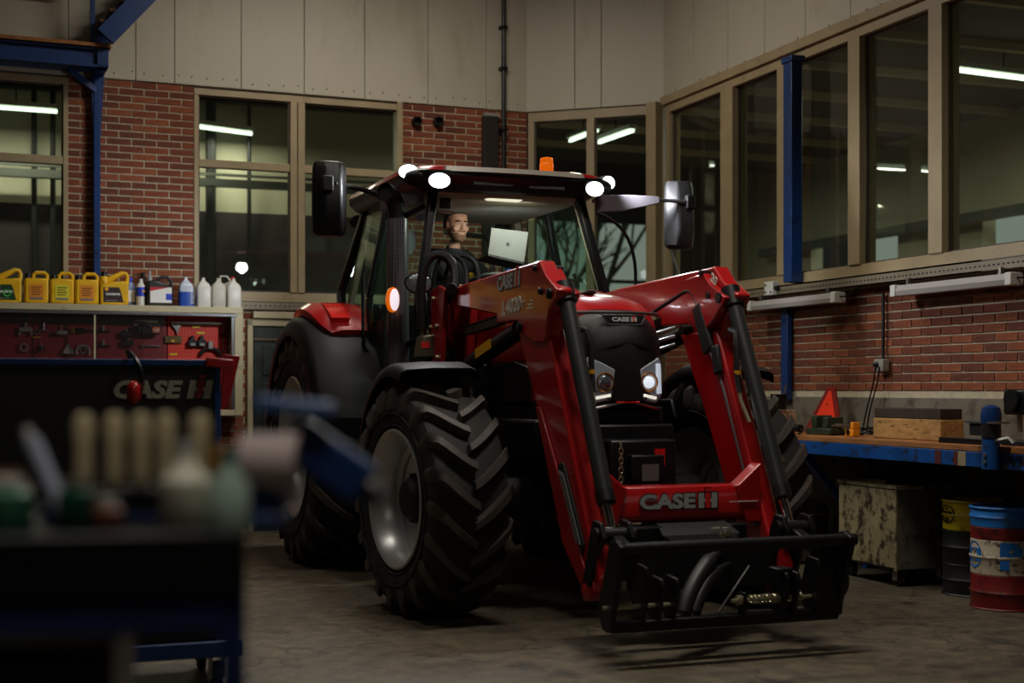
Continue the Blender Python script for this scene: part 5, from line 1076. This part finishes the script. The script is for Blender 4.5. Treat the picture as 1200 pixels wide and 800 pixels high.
dm, bs = drum('oil_drum', 'black oil drum with a yellow upper band and round oval mark', 5.92, 7.40, .185, .595, [(0,.20,DB),(.20,.41,DB),(.41,.595,DY)])
def on_drum(mb, r, a0, zc):   # wrap a flat (s, z) drawing onto the drum
    mb.v = [((r+q)*math.cos(a0+x/r), (r+q)*math.sin(a0+x/r), zc+z) for x, q, z in mb.v]; return mb
af = math.atan2(-7.4, -5.92)
e = MB().tube([(.065*math.cos(a),0,.055*math.sin(a)) for a in (2*math.pi*k/36 for k in range(36))], .004, 5, closed=True); on_drum(e, .187, af-1.0, .51).build('oval_mark', DB, dm)
m = MB(); put_text(m, 'CROON', (-.052,-.0005,-.012), (1,0,0), (0,0,1), width=.104, height=.03, bold=.05, thick=.001); put_text(m, 'OIL', (-.026,-.0005,-.048), (1,0,0), (0,0,1), width=.05, height=.026, bold=.05, thick=.001); m.lathe([(.010,0),(.010,-.001)], (0,0,.034), 'y', 10)
m.v = [(x,-y+.0,z) for x,y,z in m.v]; on_drum(m, .186, af-1.0, .51).build('lettering', DB, dm, smooth=0)
DBL = mat('drum_blue', (30,110,190), .45, var=.2, dirt=(110,110,110), dscale=9, dlo=.62, dhi=.7); DR = mat('drum_red', (120,22,20), .5, var=.2, dirt=(60,14,12), dscale=8); DW = mat('drum_white', (190,178,156), .6, var=.15, vscale=10, dirt=(84,60,40), dscale=20, dlo=.52, dhi=.62)
dm, bs = drum('waste_drum', 'dented drum painted in blue, red and worn white bands', 5.74, 6.88, .20, .60, [(0,.205,DR),(.205,.41,DW),(.41,.485,DR),(.485,.60,DBL)])
o_ = MB(); put_text(o_, 'O', (-.31,-.0005,-.075), (1,0,0), (0,0,1), width=.14, height=.16, bold=.06, thick=.0012); m = MB(); put_text(m, 'P', (-.055,-.0005,-.075), (1,0,0), (0,0,1), width=.13, height=.16, bold=.06, thick=.0012); m.v = [(x,-y,z) for x,y,z in m.v]; o_.v = [(x,-y,z) for x,y,z in o_.v]
on_drum(o_, .2015, math.atan2(-6.88,-5.74)+.12, .315).build('lettering', DBL, dm, smooth=0)
on_drum(m, .2015, math.atan2(-6.88,-5.74)+.12, .315).build('lettering', DBL, dm, smooth=0)
t = thing('cooking_pot', 'dark lidded pot standing on the floor behind the loader', 'pot', (5.82,9.22,0)); PT = mat('pot_dark', (70,56,44), .4, .3, var=.2, dirt=(90,60,30), dscale=9, dlo=.6, dhi=.66)
MB().lathe([(.15,0),(.185,.03),(.19,.20),(.185,.36),(.195,.37),(.195,.385)], n=28).build('body', PT, t); MB().lathe([(.195,.386),(.17,.44),(.09,.475),(.02,.48),(.0001,.48)], n=28, caps=False).build('lid', PT, t); MB().tube(bez((-.14,-.12,.40),(-.22,-.16,.43),(-.20,.06,.43),(-.16,.10,.40)), .008, 8).build('handle', STEELT, t); MB().lathe([(.198,.366),(.202,.372),(.198,.378)], n=28, caps=False).build('rim', mat('rust_rim', (120,80,44), .5, .4), t)
# ================================================================== TOOL CART WITH CASE IH BOARD
CY = 6.75
ct = thing('tool_cart', 'black tool cart with a blue framed lettered back board', 'cart', (onY(258,600,CY).x, CY, 0))
ztop = onY(200,421,CY).z; xl = -1.45
MB().box(xl,-.03,-.012,.012,.80,ztop-.03).build('back_board', mat('board_black', (14,12,12), .55), ct)
MB().box(xl,0,-.02,.02,ztop-.03,ztop).build('top_rail', BLUE, ct, bevel=.004); MB().box(-.028,0,-.02,.02,.15,ztop-.03).build('frame_post', BLUE, ct, bevel=.004); MB().box(xl,xl+.03,-.02,.02,.15,ztop-.03).build('frame_post', BLUE, ct, bevel=.004)
MB().box(xl+.03,-.03,-.60,-.015,.22,.82).build('cart_body', mat('board_black', (14,12,12), .55), ct, bevel=.01)
for k in range(3): MB().box(xl+.06,-.06,-.612,-.60,.26+.18*k,.42+.18*k).build('drawer', BLKM, ct, bevel=.004)
MB().box(xl,-.0,-.62,.0,.15,.22).build('bottom_rail', BLUE, ct, bevel=.006)
for x in (-.10, xl+.10):
    for y in (-.52,-.08):
        c = MB().tube([(x-.016,y,.06),(x+.016,y,.06)], .06, 18).build('caster_wheel', RUBBER, ct); MB().prism([(y-.03,.05),(y+.03,.05),(y+.045,.15),(y-.045,.15)], x-.03, x-.022, 'x').prism([(y-.03,.05),(y+.03,.05),(y+.045,.15),(y-.045,.15)], x+.022, x+.03, 'x').box(x-.03,x+.03,y-.045,y+.045,.14,.151).build('caster_fork', GALV, c)
lg0 = onY(133,467,CY-.014); lg1 = onY(246,441,CY-.014)
base = Vector((ct.location.x, CY, 0))
case_logo(ct, Vector((lg0.x,CY-.014,lg0.z))-base, (1,0,0), (0,0,1), lg1.x-lg0.x, .085, mat('dull_letter', (150,150,132), .6), mat('dull_red', (130,26,24), .6), None, shear=.2)
q = [onY(px,py,CY+.05)-base for px, py in ((262,415),(281,417),(266,479),(257,479))]
MB().prism([(v.x,v.z) for v in q], .03, .06, 'y').build('holder_plate', REDD, ct, bevel=.004)
q0, q1 = onY(240,424,CY)-base, onY(272,427,CY)-base; MB().bar((q0.x,-.03,q0.z),(q1.x,-.03,q1.z),.03,.045).build('holder_arm', REDD, ct, bevel=.006)
# ear defenders hung over the board
pe = onY(157,460,CY-.09); t = thing('ear_defenders', 'red ear defenders hung over the lettered black board', 'ear defenders', pe)
zr = ztop-pe.z
MB().ball((0,0,0), .035,.035,.056).build('ear_cup', mat('ear_red', (176,16,20), .3, coat=.5), t); MB().ball((.01,.03,0), .03,.02,.048).build('ear_pad', BLACKP, t)
MB().ball((0,.17,.0), .035,.035,.056).build('ear_cup', mat('ear_red', (176,16,20), .3), t)
MB().tube(bez((.04,.0,.03),(.035,.0,.12),(.0,.02,zr+.03),(-.02,.09,zr+.035))+bez((-.02,.09,zr+.035),(-.02,.14,zr+.03),(.03,.17,.12),(.03,.17,.03))[1:], .010, 8).build('headband', mat('band_black', (22,22,24), .3), t); MB().tube([(.038,-.01,.05),(.030,-.02,-.01)], .006, 6).build('wire_hanger', CHROME, t)

# ================================================================== FOREGROUND TROLLEY (out of focus)
FG = Vector((SN*1.9, CS*1.9, 0)); FR = Vector((CS,-SN,0))
NAVY = mat('navy_paint', (12,42,92), .5, var=.15)
XR = 0
FT = Vector((0,0,0))+ray(287,455)*1.9; FT.z = 0
ft = thing('workshop_trolley', 'dark navy workshop trolley crowded with bottles and files', 'trolley', FT, -PH+math.atan2(313,FPX))
TZ = 1.115
MB().box(-.95,XR,-.18,.30,TZ-.06,TZ).build('tray', BLACKP, ft, bevel=.006); MB().box(-.95,XR,-.19,-.165,TZ-.062,TZ+.012).build('tray_lip', BLACKP, ft, bevel=.004)
MB().box(-.95,XR-.005,-.185,-.155,TZ-.108,TZ-.066).build('front_rail', NAVY, ft, bevel=.004)
for x in (XR-.03,-.93):
    for y in (-.17,.27): MB().box(x,x+.03,y-.015,y+.015,.08,TZ-.06).build('leg', NAVY, ft, bevel=.004); 
MB().box(-.91,-.16,-.12,.25,.25,TZ-.13).build('drawer_box', BLACKP, ft, bevel=.01)
for x in (XR-.03,-.93):
    for y in (-.17,.27): MB().tube([(x,y,.04),(x+.03,y,.04)], .04, 14).build('caster_wheel', RUBBER, ft)
def fgp(px, dy=0.0):     # place on the trolley top at depth 1.9+dy
    d = 1.9+dy; l = (px-600)/FPX*d
    return FG+Vector((SN,CS,0))*dy+FR*l+Vector((0,0,TZ+.0015))
rk = thing('file_rack', 'low dark rack holding wooden-handled files on the trolley', 'rack', fgp(166,.1), -PH); MB().box(-.13,.13,-.03,.03,0,.045).build('block', BLACKP, rk, bevel=.004); MB().box(-.135,.135,-.035,.035,0,.01).build('foot', NAVY, rk, bevel=.002)
HND = mat('handle_wood', (224,206,164), .5, var=.1)
for px, lab in zip((98,134,165,194,234), ('first file handle standing in the rack, next to the tilted tube','second wooden file handle in the rack','middle wooden file handle in the rack','fourth wooden file handle in the rack','wooden file handle at the rack end beside the white bottle')):
    p = fgp(px,.1); t = thing('wooden_file', lab, 'file', p+Vector((0,0,.046)), -PH, 'files in the trolley rack')
    MB().lathe([(.010,0),(.014,.02),(.012,.055),(.015,.085),(.011,.10),(.0001,.103)], n=14, caps=False).build('handle', HND, t); MB().lathe([(.011,0),(.011,.014)], n=12).build('ferrule', STEELT, t)
def fbot(px, dy, prof, m, lab, cap=None, name='bottle', cat='bottle'):
    t = thing(name, lab, cat, fgp(px,dy), -PH); MB().lathe(prof, n=16).build('body', m, t)
    if cap: MB().lathe([(cap[0],cap[1]),(cap[0],cap[2])], n=12).build('cap', cap[3], t)
    return t
fbot(218, -.06, [(.03,0),(.033,.005),(.033,.065),(.015,.085),(.012,.10)], mat('cream_plastic', (236,232,210), .4), 'squat cream bottle in front of the file rack', (.013,.10,.115,WHITEP))
fbot(269, -.10, [(.024,0),(.026,.005),(.026,.06),(.012,.08),(.010,.09)], mat('pale_teal', (180,206,190), .4), 'small pale teal bottle at the trolley corner', (.011,.09,.105,mat('teal_cap', (30,130,130), .4)))
fbot(88, -.06, [(.02,0),(.022,.004),(.022,.05),(.014,.055)], mat('green_tin', (20,84,60), .4), 'small green tin in front of the file rack', (.015,.055,.066,STEELT), 'tin', 'tin')
fbot(8, -.1, [(.03,0),(.032,.004),(.032,.05),(.02,.06)], mat('sea_green', (60,120,90), .4), 'sea green tin at the trolley front edge', (.022,.06,.07,WHITEP), 'tin', 'tin')
fbot(126, -.1, [(.018,0),(.02,.004),(.02,.03),(.012,.036)], mat('rust_tin', (120,70,50), .5), 'low rust brown tin beside the small green tin', (.013,.036,.046,WHITEP), 'tin', 'tin')
fbot(258, .08, [(.012,0),(.013,.03),(.010,.07)], mat('amber_knob', (150,106,30), .4), 'thin amber glue bottle beside the rack end', (.012,.07,.105,mat('amber_cap', (190,130,30), .4)))
p = fgp(66,.02); t = thing('spray_tube', 'pale tilted tube leaning on the first file handle', 'tube', p, -PH); MB().tube([(.012,0,.008),(-.035,0,.115)], .012, 12).build('tube', mat('tube_pale', (196,202,226), .35), t); MB().tube([(-.035,0,.115),(-.042,0,.13)], .007, 10).build('nozzle', WHITEP, t)
p = fgp(2,.1); t = thing('rag', 'brown crumpled rag heaped on the trolley', 'rag', p, -PH)
m = MB().ball((0,0,.03), .04,.05,.035, 18, 10); rr = random.Random(4); m.v = [(x+rr.uniform(-.012,.012), y+rr.uniform(-.012,.012), max(0,z+rr.uniform(-.012,.012))) for x,y,z in m.v]; m.build('cloth', mat('rag_brown', (96,66,44), .9), t, smooth=80)
# vise at the trolley corner
VN = mat('vise_navy', (24,62,120), .45, var=.1)
p = fgp(312,.02); t = thing('trolley_vise', 'navy blue vise bolted to the trolley corner with a pale anvil', 'vise', (p.x,p.y,0), -PH)
MB().box(-.035,.03,-.05,.05,TZ+.0015,TZ+.02).build('base', VN, t, bevel=.004); MB().box(-.03,.03,-.045,.045,TZ+.02,TZ+.10).build('fixed_body', VN, t, bevel=.01)
MB().tube([(-.03,-.02,TZ+.088),(.045,-.02,TZ+.082)], [.036,.044], 16).build('anvil', mat('anvil_pale', (206,186,184), .5), t)
MB().bar((-.012,.0,TZ+.166),(.092,.0,TZ+.156),.06,.018).build('jaw_top', mat('jaw_blue', (70,110,170), .4), t, bevel=.004)
MB().bar((.03,.01,TZ+.125),(.135,.01,TZ+.05),.05,.06).build('slide', VN, t, bevel=.008); MB().tube([(.06,.01,TZ+.10),(.15,.01,TZ+.035)], .016, 10).build('screw', VN, t); MB().tube([(.147,-.03,TZ+.06),(.15,.05,TZ+.015)], .006, 8).build('handle', STEELT, t)

# ================================================================== PERSON IN THE CAB AND LAPTOP
def evaluated(o):
    dg = bpy.context.evaluated_depsgraph_get(); me = o.evaluated_get(dg).to_mesh(); V = [tuple(v.co) for v in me.vertices]; Fs = [tuple(p.vertices) for p in me.polygons]
    o.evaluated_get(dg).to_mesh_clear(); return V, Fs
def skin(chains):
    V = []; E = []; Rr = []; idx = {}
    for ch in chains:
        prev = None
        for pt, r in ch:
            k = tuple(round(c, 4) for c in pt)
            if k not in idx: idx[k] = len(V); V.append(pt); Rr.append(r)
            if prev is not None: E.append((prev, idx[k]))
            prev = idx[k]
    me = bpy.data.meshes.new('skin'); me.from_pydata(V, E, []); o = bpy.data.objects.new('skin', me); COL.objects.link(o)
    o.modifiers.new('s', 'SKIN'); me.skin_vertices.new() if not me.skin_vertices else None
    for i, r in enumerate(Rr):
        sv = me.skin_vertices[0].data[i]; sv.radius = r if isinstance(r, tuple) else (r, r); sv.use_root = (i == 0)
    sb = o.modifiers.new('b', 'SUBSURF'); sb.levels = 2; sb.render_levels = 2
    out = evaluated(o); bpy.data.objects.remove(o); return out
hip = (-.02,2.40,1.78); ab = (-.03,2.38,1.92); chest = (-.045,2.34,2.12); nk0 = (-.055,2.30,2.295); nk1 = (-.06,2.265,2.35); hd = (-.065,2.235,2.42)
Ls, Rs = (.125,2.33,2.265), (-.225,2.31,2.265)
chains = [[(hip,(.15,.12)),(ab,(.15,.115)),(chest,(.185,.12)),(nk0,(.11,.08)),(nk1,(.05,.055)),(hd,(.048,.055))],
          [(Ls,.062),(nk0,(.075,.07)),(Rs,.062)],
          [(chest,(.15,.11)),(Ls,.072),((.235,2.16,1.99),.05),((.17,1.96,2.02),.040),((.13,1.90,2.03),.03)],
          [(chest,(.15,.11)),(Rs,.072),((-.31,2.14,1.99),.05),((-.20,1.93,2.02),.040),((-.15,1.88,2.03),.03)]]
for s_ in (-1,1): chains.append([(hip,(.15,.12)),((-.02+s_*.10,2.30,1.76),.09),((-.02+s_*.15,1.95,1.78),.07),((-.02+s_*.16,1.88,1.50),.055),((-.02+s_*.16,1.90,1.29),.045),((-.02+s_*.16,1.80,1.235),.04),((-.02+s_*.16,1.72,1.225),.032)])
body = MB()
for c_ in chains: body.add(*skin([c_]))
for s_, w in ((1,(.13,1.90,2.03)),(-1,(-.15,1.88,2.03))):      # hands: palm and five curled fingers
    w = Vector(w); pal = w+Vector((-s_*.02,-.045,-.005)); ch = [[(tuple(w),.024),(tuple(pal),(.034,.016))]]
    body.add(*skin(ch))
    for k, ln in enumerate((.062,.072,.068,.054)):
        b0 = pal+Vector((-s_*.0+(k-1.5)*.019,-.02,0)); body.add(*skin([[(tuple(b0),.008),(tuple(b0+Vector(((k-1.5)*.006,-ln*.5,.004))),.0075),(tuple(b0+Vector(((k-1.5)*.009,-ln*.85,-.014))),.007),(tuple(b0+Vector(((k-1.5)*.009,-ln*.95,-.03))),.0065)]]))
    b0 = pal+Vector((-s_*.03,.015,0)); body.add(*skin([[(tuple(b0),.011),(tuple(b0+Vector((-s_*.022,-.022,0))),.010),(tuple(b0+Vector((-s_*.028,-.045,-.01))),.008)]]))
# head in its own frame (chin at 0, looking -y), then turned
HM = Matrix.Translation((-.062,2.215,2.392)) @ Matrix.Rotation(R(9),4,'Z') @ Matrix.Rotation(R(4),4,'X')
head = MB(); secs = []
for z, hw, f, b in ((-.004,.018,-.078,-.03),(.004,.036,-.092,-.01),(.03,.054,-.099,.035),(.065,.064,-.100,.062),(.098,.069,-.098,.078),(.125,.072,-.094,.086),(.15,.0745,-.099,.091),(.185,.075,-.090,.092),(.212,.064,-.070,.078),(.228,.042,-.040,.05),(.236,.012,-.008,.016)):
    ring_ = []
    for j in range(28):
        a = 2*math.pi*j/28; c, s2 = math.cos(a), math.sin(a); yy = (f+b)/2+(b-f)/2*math.copysign(abs(s2)**.85, s2); ring_.append((hw*math.copysign(abs(c)**.85, c), yy, z))
    secs.append(ring_)
head.loft(secs)
head.loft([[(-.008,-.090,.142),(.008,-.090,.142),(.004,-.102,.142),(-.004,-.102,.142)],[(-.012,-.090,.110),(.012,-.090,.110),(.006,-.116,.110),(-.006,-.116,.110)],[(-.017,-.088,.092),(.017,-.088,.092),(.009,-.122,.095),(-.009,-.122,.095)],[(-.010,-.088,.084),(.010,-.088,.084),(.005,-.108,.086),(-.005,-.108,.086)]])
head.ball((0,-.090,.149), .052,.014,.010); head.ball((0,-.096,.052), .024,.010,.006); head.ball((0,-.096,.062), .022,.009,.005); head.ball((0,-.088,.014), .024,.014,.016)
for s_ in (-1,1): head.ball((s_*.073,.0,.118), .010,.020,.032); head.ball((s_*.045,-.078,.095), .022,.018,.02)
head.v = [tuple(HM @ Vector(v)) for v in head.v]; body.add(head.v, head.f)
tmp = body.build('tmp', None, smooth=0); rm = tmp.modifiers.new('r', 'REMESH'); rm.mode = 'VOXEL'; rm.voxel_size = .005; smo = tmp.modifiers.new('sm', 'SMOOTH'); smo.factor = .5; smo.iterations = 2
V, Fs = evaluated(tmp); bpy.data.objects.remove(tmp)
SKIN = mat('skin', (206,150,122), .5, var=.06, vscale=40); BEARD = mat('beard', (132,92,70), .8, var=.25, vscale=120); JACK = mat('jacket_black', (20,21,24), .75, bump=.2, bscale=60); TROU = mat('trousers', (24,26,34), .8); SHOE = mat('shoe', (14,13,12), .5); COLLAR = mat('collar_grey', (44,46,52), .8)
pm = MB(); pm.add(V, Fs); me = pm.mesh('person', SKIN, 80)
for m_ in (BEARD, JACK, TROU, SHOE, COLLAR): me.materials.append(m_)
HI = HM.inverted()
for pl in me.polygons:
    c = pl.center; h = HI @ c
    if c.z > 2.375 or (h.z > -.008 and h.y < -.02 and c.z > 2.36):
        bd = h.z < .060 and h.y < .01 and not (abs(h.x) < .026 and .046 < h.z < .068) or (.068 < h.z < .080 and abs(h.x) < .034 and h.y < -.085) or (h.z < .105 and abs(h.x) > .060 and -.03 < h.y < .0)
        pl.material_index = 1 if bd and h.z > -.004 else 0
    elif c.z > 2.365 or (c.z > 2.345 and c.y < 2.235): pl.material_index = 0
    elif c.z > 2.32 and abs(c.x+.055) < .08: pl.material_index = 5
    elif c.y < 1.90 and c.z > 1.95: pl.material_index = 0
    elif c.z < 1.30: pl.material_index = 4
    elif c.z < 1.84 or (c.y < 2.15 and c.z < 1.88): pl.material_index = 3
    else: pl.material_index = 2
pr = bpy.data.objects.new('person', me); COL.objects.link(pr); pr.location = (TX,TY,0); tag(pr, 'bearded person in a dark jacket sitting in the cab behind a laptop', 'person')
# short hair cap
hair = MB(); secs = []
for z, hw, f, b in ((.095,.072,.030,.083),(.125,.0765,.018,.092),(.155,.0785,-.010,.097),(.188,.079,-.078,.098),(.214,.069,-.074,.084),(.232,.046,-.044,.055),(.2415,.014,-.010,.018)):
    secs.append([(hw*math.copysign(abs(math.cos(a))**.85, math.cos(a)), (f+b)/2+(b-f)/2*math.copysign(abs(math.sin(a))**.85, math.sin(a)), z) for a in (2*math.pi*j/28 for j in range(28))])
hair.loft(secs); hair.v = [tuple(HM @ Vector(v)) for v in hair.v]; hair.build('hair', mat('hair_dark', (46,34,28), .8, var=.3, vscale=90, bump=.5, bscale=200), pr, smooth=60)
for s_ in (-1,1):
    e = MB().ball((s_*.030,-.089,.128), .011,.008,.0065); e.v = [tuple(HM @ Vector(v)) for v in e.v]; eo = e.build('eye', mat('eye_white', (220,214,206), .3), pr)
    e = MB().ball((s_*.030+.002,-.0955,.1275), .0052,.003,.0052); e.v = [tuple(HM @ Vector(v)) for v in e.v]; e.build('iris', mat('iris', (40,30,24), .2), eo)
    e = MB().tube([(s_*.014,-.106,.146),(s_*.030,-.106,.150),(s_*.046,-.094,.146)], .0042, 6); e.v = [tuple(HM @ Vector(v)) for v in e.v]; e.build('eyebrow', mat('hair_dark', (46,34,28)), pr)
MB().obox((.06,2.212,2.14),(.035,.006,.045),(R(10),0,R(8))).build('chest_badge', mat('badge_yellow', (240,190,20), .5), pr)
# laptop
lp = [L(px, py, 0) for px, py in ()]
def LYp(px, py, y): p = onY(px, py, TY+y); return Vector((p.x-TX, y, p.z))
a, b_, c_, d_ = LYp(576,267,1.72), LYp(619,272,1.68), LYp(614,307,1.76), LYp(572,297,1.80)
lt = thing('laptop', 'open silver laptop standing on the steering wheel before the person', 'laptop', (TX,TY,0)); ALU = mat('laptop_alu', (176,180,178), .4, .3)
n_ = (b_-a).cross(d_-a).normalized(); 
if n_.y > 0: n_ = -n_
MB().loft([[v+n_*.004 for v in (a,b_,c_,d_)],[v-n_*.004 for v in (a,b_,c_,d_)]]).build('lid', ALU, lt, smooth=0)
sc = (a+b_+c_+d_)/4; MB().loft([[sc+(v-sc)*.93-n_*.0045 for v in (a,b_,c_,d_)],[sc+(v-sc)*.93-n_*.0055 for v in (a,b_,c_,d_)]]).build('screen', mat('laptop_screen', (200,214,230), .3, emit=(210,222,240), estr=6), lt, smooth=0)
bk = Vector((.0,.22,-.02)); MB().loft([[d_,c_,c_+bk,d_+bk],[v-Vector((0,0,.016)) for v in (d_,c_,c_+bk,d_+bk)]]).build('keyboard', CABDARK, lt, smooth=0)
rt3 = (b_-a).normalized(); up3 = (a-d_).normalized()
MB().tube([sc+n_*.005+rt3*.012*math.cos(t_)+up3*.012*math.sin(t_) for t_ in (2*math.pi*k/20 for k in range(20))], .0014, 5, closed=True).build('lid_logo', mat('logo_dark', (50,52,54), .4), lt)
m = MB(); put_text(m, 'DELL', sc+n_*.0046-rt3*.009-up3*.003, rt3, up3, width=.018, height=.006, bold=.03, thick=.0006); m.build('lid_lettering', mat('logo_dark', (50,52,54), .4), lt, smooth=0)
